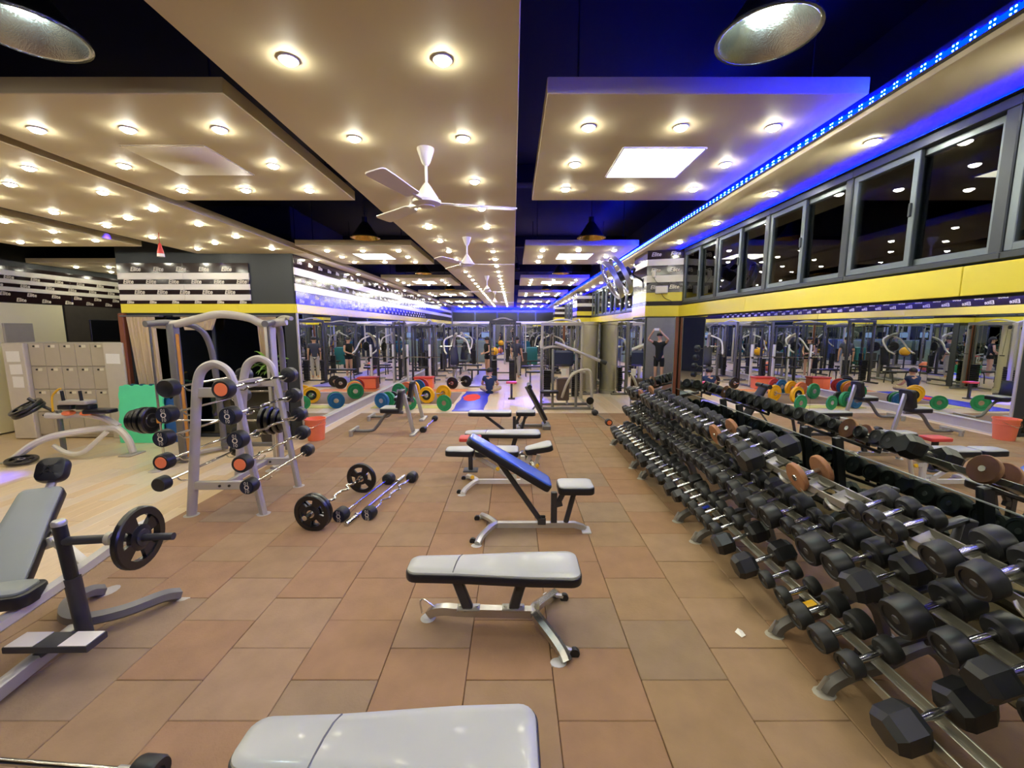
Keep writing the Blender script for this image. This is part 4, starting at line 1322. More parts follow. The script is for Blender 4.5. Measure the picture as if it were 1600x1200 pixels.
MB().tube(smooth([(-0.98, -0.1, 2.06), (-0.7, -0.1, 2.05), (-0.35, -0.1, 2.13), (0.0, -0.1, 2.2), (0.4, -0.1, 2.15), (0.62, -0.1, 2.06), (0.95, -0.1, 2.1)], 5), 0.04, 10, flat=1.4).build('top_beam', m_lgrey, sm)
MB().tube(smooth([(0.5, 0.4, 2.1), (0.8, 0.1, 2.16), (1.05, -0.15, 2.14)], 5), 0.03, 8).build('top_brace', m_lgrey, sm)
MB().beam((-0.55, 0.48, 0.12), (0.55, 0.48, 0.12), 0.06, 0.06).build('lower_cross_bar', m_grey, sm)
MB().beam((-0.6, 0.45, 1.0), (0.6, 0.45, 1.0), 0.03, 0.03).build('rear_cross_bar', m_steel, sm)
MB().tube([(-1.25, -0.35, 0.7), (1.02, -0.35, 0.7)], 0.014, 8).build('bar', m_steel, sm)
for k, (dx, rr) in enumerate(((-1.18, 0.15), (-1.11, 0.17), (-1.03, 0.19), (-0.95, 0.19), (0.7, 0.2), (0.79, 0.2), (0.88, 0.18), (0.95, 0.15))):
    if dx > 0 and False:
        continue
    end = 'locker' if dx < 0 else 'mirror'
    kk = (k if dx < 0 else 7 - k)
    q = thing('weight_plate', 'black round plate, %s from the %s end of the guided bar' % (ORD[kk], end), 'weight plate', (-4.22 + dx, 5.95, 0.7), 0, 'plates on the guided bar')
    MB().lathe([(0.02, -0.028), (rr * .5, -0.028), (rr * .55, -0.018), (rr * .85, -0.018), (rr * .9, -0.03), (rr, -0.022), (rr, 0.022), (rr * .9, 0.03), (rr * .85, 0.018), (rr * .55, 0.018), (rr * .5, 0.028), (0.02, 0.028)], ax=(1, 0, 0), n=28).build('iron_body', m_iron, q)
    MB().lathe([(0.02, -0.031), (0.036, -0.031), (0.036, 0.031), (0.02, 0.031)], ax=(1, 0, 0), n=14).build('hub_ring', m_hubring, q)

# foam mats leaning by the lockers
def jig(w_, h_):
    pts = []
    n = 9
    def edge(p, q, outd):
        p, q = Vector(p), Vector(q)
        for k in range(n):
            a, b = p.lerp(q, (k + .2) / n), p.lerp(q, (k + .8) / n)
            d = Vector(outd) * 0.022 * (1 if k % 2 else 0)
            pts.append(tuple(a + d))
            pts.append(tuple(b + d))
    edge((-w_ / 2, 0), (w_ / 2, 0), (0, 0))
    edge((w_ / 2, 0), (w_ / 2, h_), (0.6, 0))
    edge((w_ / 2, h_), (-w_ / 2, h_), (0, 1))
    edge((-w_ / 2, h_), (-w_ / 2, 0), (-0.6, 0))
    return pts


for k, (x, y, m, lab, tl, ww) in enumerate(((-6.52, 7.3, m_green, 'mint green interlocking foam mat leaning beside the lockers, frontmost', 6, 0.76), (-6.5, 7.42, m_teal, 'teal interlocking foam mat leaning directly behind the mint green mat', 5, 0.74), (-5.98, 7.36, m_cobalt, 'cobalt blue jagged foam mat leaning on the glazing beside the mint mat', 6, 0.3))):
    R = Matrix.Translation((x, y, 0.004)) @ Matrix.Rotation(radians(90 - tl), 4, 'X')
    o = MB().prism(jig(ww, 1.0 if k < 2 else 0.75), 0.028, R, base=0.0).build('foam_mat', m, None, 30)
    tag(o, lab, 'mat', 'foam mats by the lockers')

# orange bucket
t = thing('bucket', 'orange plastic bucket on the floor by the left mirror', 'bucket', (-3.56, 7.5, 0))
MB().lathe([(0.13, 0.0), (0.14, 0.005), (0.172, 0.37), (0.185, 0.375), (0.185, 0.4), (0.172, 0.4), (0.166, 0.36), (0.135, 0.02)], n=28).build('body', m_orange, t)
MB().lathe([(0.168, 0.28), (0.174, 0.283), (0.176, 0.3), (0.17, 0.303)], n=28, caps=False).build('rib', m_orange, t)
MB().tube(smooth([(-0.18, 0, 0.39), (-0.1, -0.17, 0.3), (0, -0.2, 0.27), (0.1, -0.17, 0.3), (0.18, 0, 0.39)], 5), 0.004, 6).build('wire_handle', m_steel, t)

# ------------------------------------------------------------------ prone row machine in front of the lockers
pr = thing('row_machine', 'pale grey plate-loaded row machine with orange pads before the lockers', 'exercise machine', (-6.75, 6.5, 0))
MB().tube(smooth([(-0.78, -0.3, 0.04), (-0.55, -0.2, 0.25), (-0.3, -0.1, 0.36), (0.1, 0, 0.42), (0.35, 0.05, 0.44), (0.5, 0.08, 0.42), (0.62, 0.1, 0.25), (0.66, 0.12, 0.03)], 5), 0.052, 8).build('curved_frame', m_wtube, pr)
MB().tube(smooth([(-0.58, 0.06, 0.64), (-0.35, 0.1, 0.63), (0.0, 0.1, 0.65), (0.3, 0.1, 0.58), (0.5, 0.1, 0.46)], 5), 0.05, 8).build('lever_arm', m_wtube, pr)
MB().tube(smooth([(-0.35, -0.1, 0.2), (-0.1, -0.15, 0.1), (0.15, -0.15, 0.12), (0.4, 0, 0.4)], 4), 0.035, 8).build('lower_brace', m_wtube, pr)
MB().beam((-0.42, 0.1, 0.05), (-0.42, 0.1, 0.72), 0.06, 0.05, up=(1, 0, 0)).build('support_post', m_grey, pr)
MB().prism(rrect(-0.22, 0.22, 0.1, 0.1, 0.04), 0.9, b=0.012, base=0.84).build('handle_board', m_lgrey, pr)
for s in (-1, 1):
    MB().tube([(-0.02 + 0.14 * s, -0.05, 0.9), (-0.03 + 0.14 * s, -0.05, 1.05)], 0.022, 10).build('grip', m_black, pr)
    MB().prism(rrect(-0.12 + .14 * s, 0.1 + .14 * s, 0.08, 0.08, 0.03), 0.83, b=0.01, base=0.76).build('chest_pad', m_bvinyl, pr)
    MB().bbox((0.0 + 0.14 * s, -0.02, 0.7), (0.12, 0.14, 0.07), 0.02).build('orange_pad', m_orange, pr)
MB().prism(rrect(0.15, 0.55, 0.13, 0.1, 0.05), 0.76, b=0.015, base=0.7).build('seat', m_bvinyl, pr)
MB().tube(smooth([(-0.4, 0.0, 0.72), (-0.36, -0.02, 0.95), (-0.25, -0.03, 1.06), (-0.2, -0.03, 1.08)], 4), 0.014, 8).build('release_handle', m_knob, pr)
MB().bbox((0.66, 0.1, 0.012), (0.2, 0.3, 0.024), 0.008).build('foot_plate', m_lgrey, pr)
MB().bbox((-0.78, -0.3, 0.012), (0.2, 0.2, 0.024), 0.008).build('foot_plate', m_lgrey, pr)
MB().tube([(-0.5, 0.1, 0.7), (-0.78, 0.02, 0.92)], 0.024, 10).build('loading_pin', m_dgrey, pr)
a = Vector((-0.25, -0.4, 0.8)).normalized()
for k, (pz, lab) in enumerate(((-0.01, 'lower black holed plate on the loading pin of the row machine'), (0.045, 'upper black holed plate on the loading pin of the row machine'))):
    q = thing('weight_plate', lab, 'weight plate', (-6.75 - 0.72 + a.x * pz, 6.5 - 0.05 + a.y * pz, 0.76 + a.z * pz), 0, 'plates on the row machine')
    holed_plate('iron_body', 0.21, 0.05, m_iron, q, ax=a)
    MB().lathe([(0.026, -0.027), (0.045, -0.027), (0.045, 0.027), (0.026, 0.027)], ax=a, n=14, caps=False).build('hub_ring', m_steel, q)
q = thing('weight_plate', 'black holed plate lying low on the front foot of the row machine', 'weight plate', (-7.3, 6.12, 0.06), 0, 'plates on the row machine')
holed_plate('iron_body', 0.18, 0.04, m_iron, q, ax=(0.1, -0.1, 1))
MB().lathe([(0.026, -0.024), (0.045, -0.024), (0.045, 0.024), (0.026, 0.024)], ax=(0.1, -0.1, 1), n=14, caps=False).build('hub_ring', m_steel, q)

# ------------------------------------------------------------------ plate-loaded incline press, lower left
ip = thing('incline_bench', 'incline press bench with grey backrest, footplate and black post at the left edge', 'bench', (0, 0, 0))


def frame_between(p0, p1, up=(0, 0, 1)):
    p0, p1 = Vector(p0), Vector(p1)
    x = (p1 - p0).normalized()
    y = Vector(up).cross(x).normalized()
    z = x.cross(y)
    return Matrix.Translation(p0) @ Matrix((x, y, z)).transposed().to_4x4(), (p1 - p0).length


Rb, L = frame_between((-2.98, 2.2, 0.42), (-3.33, 2.9, 0.86))
MB().prism(rrect(0.0, L, 0.15, 0.12, 0.05), 0.03, Rb, b=0.012, base=-0.04).build('pad_side', m_bvinyl, ip)
MB().prism(rrect(0.008, L - .008, 0.142, 0.112, 0.045), 0.04, Rb, b=0.01, crown=0.006, base=0.02).build('backrest', m_vinyld, ip)
Rh, L2 = frame_between((-3.34, 2.96, 0.89), (-3.37, 3.05, 1.05))
MB().prism(rrect(0.0, 0.18, 0.09, 0.09, 0.06), 0.06, Rh, b=0.025, crown=0.01, base=-0.03).build('headrest', m_bvinyl, ip)
MB().beam((-3.32, 2.9, 0.82), (-3.35, 3.0, 0.94), 0.05, 0.03).build('headrest_bracket', m_lgrey, ip)
Rs, L3 = frame_between((-3.1, 2.24, 0.48), (-2.76, 2.3, 0.48))
MB().prism(rrect(0.0, L3, 0.12, 0.1, 0.06), 0.03, Rs, b=0.015, base=-0.05).build('seat', m_bvinyl, ip)
MB().prism(rrect(0.02, L3 - .03, 0.1, 0.08, 0.05), 0.045, Rs, b=0.01, crown=0.006, base=0.02).build('seat_top', m_vinyld, ip)
MB().tube(smooth([(-3.15, 1.9, 0.14), (-2.92, 2.16, 0.32), (-2.7, 2.45, 0.5), (-2.55, 2.68, 0.64), (-2.48, 2.8, 0.68)], 5), 0.042, 6).build('rising_beam', m_wtube, ip)
MB().beam((-3.54, 2.75, 0.41), (-2.98, 2.62, 0.63), 0.05, 0.07).build('side_beam', m_wtube, ip)
MB().beam((-3.35, 2.85, 0.66), (-2.96, 2.64, 0.64), 0.04, 0.05).build('back_brace', m_wtube, ip)
MB().beam((-2.98, 2.62, 0.63), (-2.68, 2.5, 0.52), 0.05, 0.06).build('link_beam', m_wtube, ip)
MB().beam((-2.74, 1.86, 0.07), (-2.8, 2.5, 0.09), 0.07, 0.08).build('base_beam', m_silver, ip)
pp = MB().tube([(-2.7, 2.46, 0.07), (-2.69, 2.42, 0.5)], 0.042, 12).build('post', m_dgrey, ip)
MB().tube([(-2.69, 2.42, 0.48), (-2.7, 2.4, 0.84)], 0.034, 12).build('rubber_sleeve', m_black, pp)
MB().lathe([(0.036, 0), (0.036, 0.02), (0.03, 0.03)], (-2.7, 2.4, 0.84), n=14).build('post_cap', m_silver, pp)
MB().tube([(-2.68, 2.4, 0.74), (-2.42, 2.42, 0.745)], 0.026, 12).build('plate_peg', m_dgrey, ip)
MB().tube([(-2.42, 2.42, 0.745), (-2.06, 2.44, 0.75)], 0.022, 12).build('plate_sleeve', m_dgrey, ip)
MB().lathe([(0.04, 0), (0.04, 0.03)], (-2.44, 2.42, 0.745), (1, 0.06, 0.01), 14).build('peg_collar', m_lgrey, ip)
MB().tube(smooth([(-3.1, 2.98, 0.04), (-3.12, 2.9, 0.08), (-3.1, 2.76, 0.1), (-2.98, 2.62, 0.1), (-2.82, 2.58, 0.1), (-2.64, 2.66, 0.1), (-2.52, 2.83, 0.09), (-2.48, 2.92, 0.05)], 5), 0.05, 6, flat=0.9).build('curved_foot', m_grey, ip)
for x, y in ((-3.09, 3.02), (-2.46, 2.97)):
    MB().prism([(x + 0.06 * cos(a), y + 0.08 * sin(a)) for a in [k * pi / 7 for k in range(14)]], 0.012, b=0.004).build('foot_plate', m_lgrey, ip)
Rf, Lf = frame_between((-2.9, 2.26, 0.19), (-2.43, 2.27, 0.19))
ft = MB().prism([(0, -0.065), (Lf, -0.065), (Lf, 0.065), (0, 0.065)], 0.015, Rf, b=0.006, base=-0.025).build('footplate', m_dgrey, ip)
for x in (0.008, Lf - 0.165):
    MB().prism([(x, -0.06), (x + 0.157, -0.06), (x + 0.157, 0.06), (x, 0.06)], 0.018, Rf, base=0.013).build('grip_sticker', m_white, ft)
MB().beam((-2.78, 2.27, 0.1), (-2.7, 2.265, 0.17), 0.06, 0.05).build('footplate_bracket', m_dgrey, ip)
q = thing('weight_plate', 'black iron plate with four holes on the peg of the incline press bench', 'weight plate', (-2.26, 2.43, 0.748), radians(3))
holed_plate('iron_body', 0.185, 0.042, m_iron, q)
MB().lathe([(0.024, -0.028), (0.05, -0.028), (0.05, 0.028), (0.024, 0.028)], ax=(1, 0, 0), n=16, caps=False).build('hub_ring', m_dgrey, q)

# ------------------------------------------------------------------ bumper-plate barbells by the left mirror
GP = 'bumper plates by the left mirror'


def oly_bar(label, x, y, z, rz, L=1.9):
    t = thing('loaded_barbell', label, 'barbell', (x, y, z), rz, 'barbells with bumper plates')
    MB().tube([(-L * .34, 0, 0), (L * .34, 0, 0)], 0.014, 8).build('bar', m_steel, t)
    for s in (-1, 1):
        MB().lathe([(0.036, L * .325), (0.036, L * .34), (0.0262, L * .342), (0.0262, L / 2)], ax=(s, 0, 0), n=12).build('sleeve', m_steel, t)


# bars run roughly across the room (x); plates stand on edge, axis x
def row(y, xs, label_y, r0=0.225):
    for x, m, nm, r, th, rim in xs:
        bumper('%s bumper plate standing %s' % (nm, label_y), (x, y), r, th, m, radians(72), GP, rim)


row(10.55, [(-3.3, m_pblue, 'blue', 0.2, 0.08, None)], 'nearest the left mirror')
row(10.75, [(-3.2, m_pgreen, 'dark green', 0.2, 0.08, None)], 'just behind the nearest blue plate')
row(10.9, [(-3.12, m_iron, 'black', 0.19, 0.06, None)], 'behind the blue and green pair')
row(12.0, [(-3.25, m_pgreen, 'bright green', 0.225, 0.07, None)], 'in the middle by the mirror')
row(12.35, [(-3.12, m_orange, 'orange', 0.225, 0.07, None)], 'behind the bright green plate')
row(12.6, [(-3.0, m_pyel, 'yellow', 0.225, 0.07, None)], 'behind the orange plate')
row(12.9, [(-2.9, m_pblue, 'pale blue', 0.225, 0.05, None)], 'behind the stacked yellow plate')
row(13.2, [(-2.85, m_pred, 'red', 0.225, 0.05, None)], 'last of the coloured row by the mirror')
row(11.3, [(-2.32, m_pyel, 'yellow', 0.225, 0.08, m_iron)], 'with a black inner plate in mid floor')
row(11.65, [(-1.93, m_pyel, 'yellow', 0.225, 0.06, None)], 'alone farther along the mid floor bar')
row(10.2, [(-1.68, m_pgreen, 'green', 0.2, 0.035, None)], 'thin and edge-on at the rubber border')
row(14.0, [(-2.02, m_iron, 'black', 0.2, 0.06, None)], 'far down the aisle, nearer of the black pair')
row(14.5, [(-1.62, m_iron, 'black', 0.2, 0.06, None)], 'far down the aisle, farther of the black pair')
row(10.35, [(-2.55, m_pgreen, 'teal green', 0.18, 0.04, None)], 'half hidden behind the utility bench')
oly_bar('steel barbell through the yellow bumper plates', -2.12, 11.48, 0.225, radians(42), 0.9)
oly_bar('steel barbell joining the far black bumper plates', -1.82, 14.25, 0.2, radians(51), 0.9)
t = thing('low_box', 'orange plastic box with red lid behind the row of coloured plates', 'box', (-2.95, 14.0, 0))
MB().bbox((0, 0, 0.2), (0.6, 0.35, 0.36), 0.02).build('body', m_orange, t)
MB().bbox((0, 0, 0.39), (0.64, 0.39, 0.05), 0.012).build('lid', m_pred, t)
# platform strip
for (x0, x1, y0, y1, m, lab) in ((-3.6, -1.65, 10.55, 10.95, M('pale_yellow_mat', (206, 200, 110), 0.6), 'pale yellow floor mat strip under the nearest bumper plates'), (-3.7, -1.5, 13.4, 13.95, M('orange_mat', (226, 140, 84), 0.6), 'orange floor mat strip under the far plates'), (-3.7, -1.6, 11.2, 13.2, M('brown_lifting_mat', (128, 104, 84), 0.7), 'brown lifting mat under the coloured bumper plates')):
    o = MB().bbox(((x0 + x1) / 2, (y0 + y1) / 2, 0.006), (x1 - x0, y1 - y0, 0.012), 0.004).build('floor_mat', m, None)
    tag(o, lab, 'mat')


# ------------------------------------------------------------------ machines further back
def cable_station(label, loc, rz=0.0, wdt=1.0, ht=2.15, mat=m_dgrey, pad=m_bvinyl):
    t = thing('cable_station', label, 'exercise machine', loc, rz, None)
    for s in (-1, 1):
        x = wdt / 2 * s
        MB().beam((x, 0, 0.03), (x, 0, ht), 0.07, 0.09).build('upright', mat, t)
        MB().beam((x, -0.4, 0.035), (x, 0.45, 0.035), 0.07, 0.06).build('base_rail', mat, t)
        st = MB()
        for k in range(12):
            st.bbox((x * 0.72, 0.16, 0.12 + k * 0.062), (0.2, 0.12, 0.055), 0.004)
        st.build('weight_stack', m_iron, t)
        for dx in (-0.06, 0.06):
            MB().tube([(x * 0.72 + dx, 0.16, 0.05), (x * 0.72 + dx, 0.16, ht - 0.05)], 0.009, 6).build('guide_rod', m_steel, t)
        MB().lathe([(0.03, -0.015), (0.055, -0.014), (0.05, 0), (0.055, 0.014), (0.03, 0.015)], (x * 0.86, -0.09, ht - 0.12), (1, 0, 0), 14).build('pulley', m_black, t)
        MB().tube([(x * 0.86, -0.14, ht - 0.12), (x * 0.8, -0.16, 1.2)], 0.005, 5).build('cable', m_steel, t)
        MB().tube([(x * 0.8 - 0.06, -0.16, 1.18), (x * 0.8 + 0.06, -0.16, 1.18)], 0.016, 8).build('grip', m_black, t)
    MB().beam((-wdt / 2 - 0.03, 0, ht), (wdt / 2 + 0.03, 0, ht), 0.1, 0.09).build('top_beam', mat, t)
    MB().tube(smooth([(-wdt / 2, 0.1, ht), (0, 0.14, ht + 0.12), (wdt / 2, 0.1, ht)], 5), 0.03, 8).build('arched_brace', m_lgrey, t)
    MB().beam((-wdt / 2, 0.3, 0.06), (wdt / 2, 0.3, 0.06), 0.06, 0.05).build('base_cross_bar', mat, t)
    return t


def seat_machine(label, loc, rz=0.0, mat=m_lgrey, arm=m_wtube):
    t = thing('press_machine', label, 'exercise machine', loc, rz, None)
    MB().tube(smooth([(-0.5, -0.5, 0.04), (-0.3, 0.0, 0.06), (-0.2, 0.5, 0.05)], 4), 0.04, 8).build('base_rail', mat, t)
    MB().tube(smooth([(0.5, -0.5, 0.04), (0.3, 0.0, 0.06), (0.2, 0.5, 0.05)], 4), 0.04, 8).build('base_rail', mat, t)
    MB().tube(smooth([(0, 0.5, 0.05), (0, 0.45, 0.9), (0, 0.35, 1.5), (0, 0.1, 1.75), (0, -0.1, 1.8)], 5), 0.05, 8).build('mast', mat, t)
    MB().beam((-0.35, 0.45, 0.06), (0.35, 0.45, 0.06), 0.08, 0.07).build('cross_bar', mat, t)
    MB().beam((0, -0.3, 0.06), (0, 0.45, 0.06), 0.07, 0.07).beam((0, 0.0, 0.08), (0, 0.05, 0.45), 0.06, 0.06, up=(1, 0, 0)).build('seat_post', mat, t)
    MB().prism(rrect(-0.2, 0.2, 0.2, 0.2, 0.06), 0.53, Matrix.Translation((0, 0.02, 0)), b=0.015, base=0.46).build('seat', m_bvinyl, t)
    Rq = Matrix.Translation((0, 0.24, 0.58)) @ Matrix.Rotation(radians(-90), 4, 'Z') @ Matrix.Rotation(radians(-100), 4, 'Y')
    MB().prism(rrect(0, 0.75, 0.17, 0.13, 0.06), 0.07, Rq, b=0.015, base=0.0).build('backrest', m_bvinyl, t)
    for s in (-1, 1):
        MB().tube(smooth([(0.08 * s, 0.2, 1.72), (0.42 * s, 0.1, 1.55), (0.48 * s, -0.15, 1.2), (0.45 * s, -0.4, 1.05)], 5), 0.03, 8).build('press_arm', arm, t)
        MB().tube([(0.45 * s, -0.38, 1.06), (0.3 * s, -0.42, 1.04)], 0.02, 8).build('grip', m_black, t)
        MB().tube([(0.1 * s, 0.3, 1.3), (0.55 * s, 0.35, 1.3)], 0.022, 8).build('plate_pin', m_steel, t)
        MB().lathe([(0.03, 0), (0.17, 0), (0.18, 0.01), (0.18, 0.04), (0.17, 0.05), (0.03, 0.05)], (0.4 * s, 0.34, 1.3), (s, 0.1, 0), 22).build('loaded_disc', m_iron, t)
    return t


def half_rack(label, loc, rz=0.0):
    t = thing('half_rack', label, 'rack', loc, rz)
    for s in (-1, 1):
        MB().beam((0.38 * s, 0, 0.02), (0.38 * s, 0, 1.45), 0.07, 0.07).build('upright', m_wtube, t)
        MB().beam((0.38 * s, -0.1, 0.03), (0.38 * s, 0.8, 0.03), 0.07, 0.06).build('base_rail', m_grey, t)
        MB().beam((0.38 * s, 0.75, 0.03), (0.38 * s, 0.75, 2.05), 0.07, 0.07).build('rear_upright', m_dgrey, t)
        MB().bbox((0.38 * s, -0.06, 1.0), (0.05, 0.1, 0.06), 0.01).build('bar_hook', m_iron, t)
    MB().beam((-0.4, 0.75, 2.05), (0.4, 0.75, 2.05), 0.08, 0.08).build('top_bar', m_dgrey, t)
    MB().beam((-0.4, 0.75, 0.6), (0.4, 0.75, 0.6), 0.06, 0.06).build('cross_bar', m_dgrey, t)
    MB().tube([(-0.75, -0.1, 1.03), (0.75, -0.1, 1.03)], 0.014, 8).build('bar', m_steel, t)
    return t


cable_station('dark twin-stack cable station in the middle of the far aisle', (-0.38, 15.6, 0), 0, 0.9, 2.25)
cable_station('dark cable station behind the middle one', (-0.35, 18.4, 0), 0, 1.3, 2.2)
cable_station('grey cable station along the left mirror beyond the half rack', (-3.2, 17.0, 0), radians(90), 1.4, 2.2, m_grey)
cable_station('dark cable station along the left mirror, farthest one', (-3.2, 20.5, 0), radians(90), 1.5, 2.1, m_dgrey)
cable_station('grey cable station by the windows beyond the lever machine', (1.9, 13.4, 0), radians(-90), 1.3, 2.15, m_grey)
cable_station('dark cable station by the windows near the far end', (1.8, 19.5, 0), radians(-90), 1.5, 2.1, m_dgrey)
half_rack('white-posted half rack near the left mirror with a bare bar', (-3.25, 14.6, 0))
seat_machine('plate-loaded press machine with white arms behind the half rack', (-2.2, 16.4, 0), radians(20))
seat_machine('grey press machine with white arms left of the far aisle', (-2.3, 19.2, 0), radians(-10))
seat_machine('grey press machine near the windows behind the lever machine', (1.5, 16.3, 0), radians(10), m_grey, m_lgrey)
seat_machine('grey press machine near the end wall by the windows', (1.7, 23.2, 0), radians(-15), m_grey, m_lgrey)

# lever machine right of centre
lm = thing('lever_machine', 'steel lever row machine with a raised angled arm at the end of the rubber floor', 'exercise machine', (1.25, 10.4, 0))
for x, z in ((-0.56, 1.52), (-0.28, 1.5), (0.3, 1.5)):
    MB().beam((x, 0, 0.03), (x, 0, z), 0.06, 0.06).build('upright', m_grey, lm)
MB().beam((-0.62, 0, 0.035), (0.75, 0, 0.035), 0.07, 0.06).build('base_rail', m_grey, lm)
MB().beam((-0.62, 0.6, 0.035), (0.75, 0.6, 0.035), 0.07, 0.06).build('base_rail', m_grey, lm)
for x in (-0.55, 0.7):
    MB().beam((x, -0.1, 0.03), (x, 0.7, 0.03), 0.07, 0.05).build('base_cross_bar', m_grey, lm)
MB().tube(smooth([(-0.56, 0, 1.5), (-0.3, 0.0, 1.56), (0.0, 0, 1.53), (0.3, 0, 1.48)], 4), 0.03, 8).build('top_bar', m_lgrey, lm)
MB().tube([(-0.24, -0.08, 1.66), (0.9, -0.12, 1.2)], 0.038, 10).build('lever_arm', m_silver, lm)
MB().tube([(0.85, -0.12, 1.22), (1.0, -0.12, 1.16)], 0.05, 12).build('grip', m_black, lm)
MB().tube(smooth([(-0.05, 0, 0.3), (0.1, -0.1, 0.75), (0.3, -0.1, 0.95), (0.6, -0.1, 0.98), (0.66, -0.1, 0.6), (0.68, -0.1, 0.05)], 5), 0.035, 8).build('curved_frame', m_lgrey, lm)
MB().tube(smooth([(0.1, 0.2, 0.1), (0.14, 0.2, 0.7), (0.3, 0.2, 0.92), (0.55, 0.2, 0.9)], 5), 0.03, 8).build('curved_frame', m_lgrey, lm)
MB().bbox((-0.02, 0.1, 0.5), (0.3, 0.24, 0.55), 0.02).build('stack_cover', M('brown_stack_cover', (78, 62, 54), 0.5), lm)
MB().bbox((0.0, 0.35, 1.25), (0.55, 0.12, 0.4), 0.06).build('navy_shroud', M('navy_shroud', (34, 44, 78), 0.45), lm)
MB().bbox((0.02, 0.28, 0.9), (0.12, 0.02, 0.18), 0.004).build('instruction_card', m_white, lm)
MB().prism(rrect(-0.6, -0.15, 0.12, 0.12, 0.05), 0.5, Matrix.Translation((0, -0.15, 0)), b=0.012, base=0.44).build('seat', m_bvinyl, lm)
MB().lathe([(0.02, 0), (0.09, 0.005), (0.095, 0.02), (0.09, 0.04), (0.02, 0.045)], (0.62, -0.15, 0.25), (0, -1, 0), 18).build('counterweight', m_iron, lm)
cable_station('tall lat pulldown frame with pulleys behind the lever machine', (1.35, 11.8, 0), 0, 1.1, 2.12, m_lgrey)

# beige round column at the window side with its metal bands
cl = thing('round_column', 'broad beige round column standing by the right mirror beyond the lever machine', 'column', (2.36, 13.2, 0))
MB().lathe([(0.27, 0), (0.27, 0.1), (0.25, 0.12), (0.25, 2.1), (0.27, 2.12), (0.27, 2.2)], n=28).build('shaft', m_column, cl)
MB().lathe([(0.28, 0), (0.28, 0.08)], n=28).build('base_ring', m_lgrey, cl)

cable_station('light grey cable station right of the far aisle before the end wall', (0.1, 24.4, 0), 0, 1.2, 2.2, m_lgrey)
cable_station('light grey cable station near the end-wall cabinets', (-2.6, 22.6, 0), 0, 1.4, 2.15, m_grey)

# black low benches far down the aisle
def low_bench(label, loc, rz):
    t = thing('low_bench', label, 'bench', loc, rz, 'low black benches in the far aisle')
    MB().prism(rrect(-0.55, 0.55, 0.13, 0.13, 0.05), 0.46, b=0.012, base=0.4).build('seat', m_bvinyl, t)
    for s in (-1, 1):
        MB().tube(smooth([(0.38 * s, -0.18, 0.015), (0.38 * s, -0.14, 0.36), (0.38 * s, 0, 0.4), (0.38 * s, 0.14, 0.36), (0.38 * s, 0.18, 0.015)], 4), 0.02, 8).build('leg', m_dgrey, t)
    return t


b0 = low_bench('low black bench in the far aisle left of the cable station, nearer one', (-1.2, 16.2, 0), 0.0)
copy_tree(b0, 'low black bench in the far aisle left of the cable station, farther one', (-1.9, 18.3, 0), 0)
copy_tree(b0, 'low black bench right of the standing man', (0.9, 17.6, 0), 0)
copy_tree(b0, 'low black bench right of the cable station near the window side', (1.0, 15.4, 0), 0)
copy_tree(b0, 'low black bench nearest the end wall', (1.2, 20.6, 0), 0.1)

# end-wall cabinets, monitors
for k, (x, lab) in enumerate(((-2.95, 'grey-teal cabinet at the end wall, one near the left mirror'), (-1.75, 'grey-teal cabinet at the end wall, one nearer the aisle'))):
    t = thing('cabinet', lab, 'cabinet', (x, 25.6, 0), 0, 'cabinets at the end wall')
    MB().bbox((0, 0, 0.65), (1.05, 0.5, 1.3), 0.015).build('body', m_tealcab, t)
    for r in range(3):
        MB().bbox((0, -0.26, 0.25 + 0.4 * r), (0.98, 0.025, 0.37), 0.006).build('drawer', m_tealcab, t)
    q = thing('monitor', 'small lit monitor standing on the %s grey-teal cabinet' % ('left' if k == 0 else 'right'), 'monitor', (x + 0.1, 25.5, 1.3), 0, 'monitors on the end-wall cabinets')
    MB().bbox((0, 0.02, 0.3), (0.52, 0.04, 0.34), 0.008).build('housing', m_iron, q)
    MB().box((0, -0.004, 0.3), (0.48, 0.006, 0.3)).build('screen', m_screen, q)
    MB().bbox((0, 0.03, 0.07), (0.05, 0.03, 0.14), 0.005).bbox((0, 0.02, 0.01), (0.24, 0.16, 0.02), 0.006).build('stand', m_iron, q)
t = thing('punch_bag', 'slim black punch bag standing between the two end-wall cabinets', 'punch bag', (-2.35, 24.8, 0))
MB().lathe([(0.2, 0), (0.22, 0.1), (0.1, 0.2), (0.08, 0.24)], n=18).build('base', m_black, t)
MB().lathe([(0.1, 0.24), (0.15, 0.3), (0.15, 1.3), (0.1, 1.4)], n=18).build('bag', m_bvinyl, t)
# exercise balls
for k, (x, y, m, lab) in enumerate(((-0.95, 21.0, m_pyel, 'yellow exercise ball on a stand in the far aisle'), (-1.05, 20.0, m_orange, 'orange exercise ball on the floor in the far aisle'))):
    t = thing('exercise_ball', lab, 'ball', (x, y, 0))
    zc = 0.22 if k else 0.87
    MB().lathe([(0.22 * sin(pi * i / 12), zc - 0.22 * cos(pi * i / 12)) for i in range(13)], n=22).build('ball', m, t)
    MB().lathe([(0.02, zc + 0.214), (0.015, zc + 0.224)], n=10).build('valve', m_trimring, t)
    if not k:
        MB().lathe([(0.25, 0), (0.25, 0.03), (0.03, 0.05), (0.03, 0.6), (0.2, 0.66), (0.2, 0.68)], n=16).build('stand', m_dgrey, t)
# teal towel on a rail (covered machine) near end
t = thing('towel_rack', 'dark bin with a teal towel draped over it near the end wall', 'bin', (0.95, 21.6, 0))
MB().bbox((-0.5, 0, 0.4), (0.7, 0.5, 0.8), 0.03).build('bin_body', m_dgrey, t)
MB().prism([(-0.25, -0.3), (0.25, -0.3), (0.3, 0.3), (-0.3, 0.3)], 1.05, b=0.04, base=0.2).build('towel', m_teal, t)


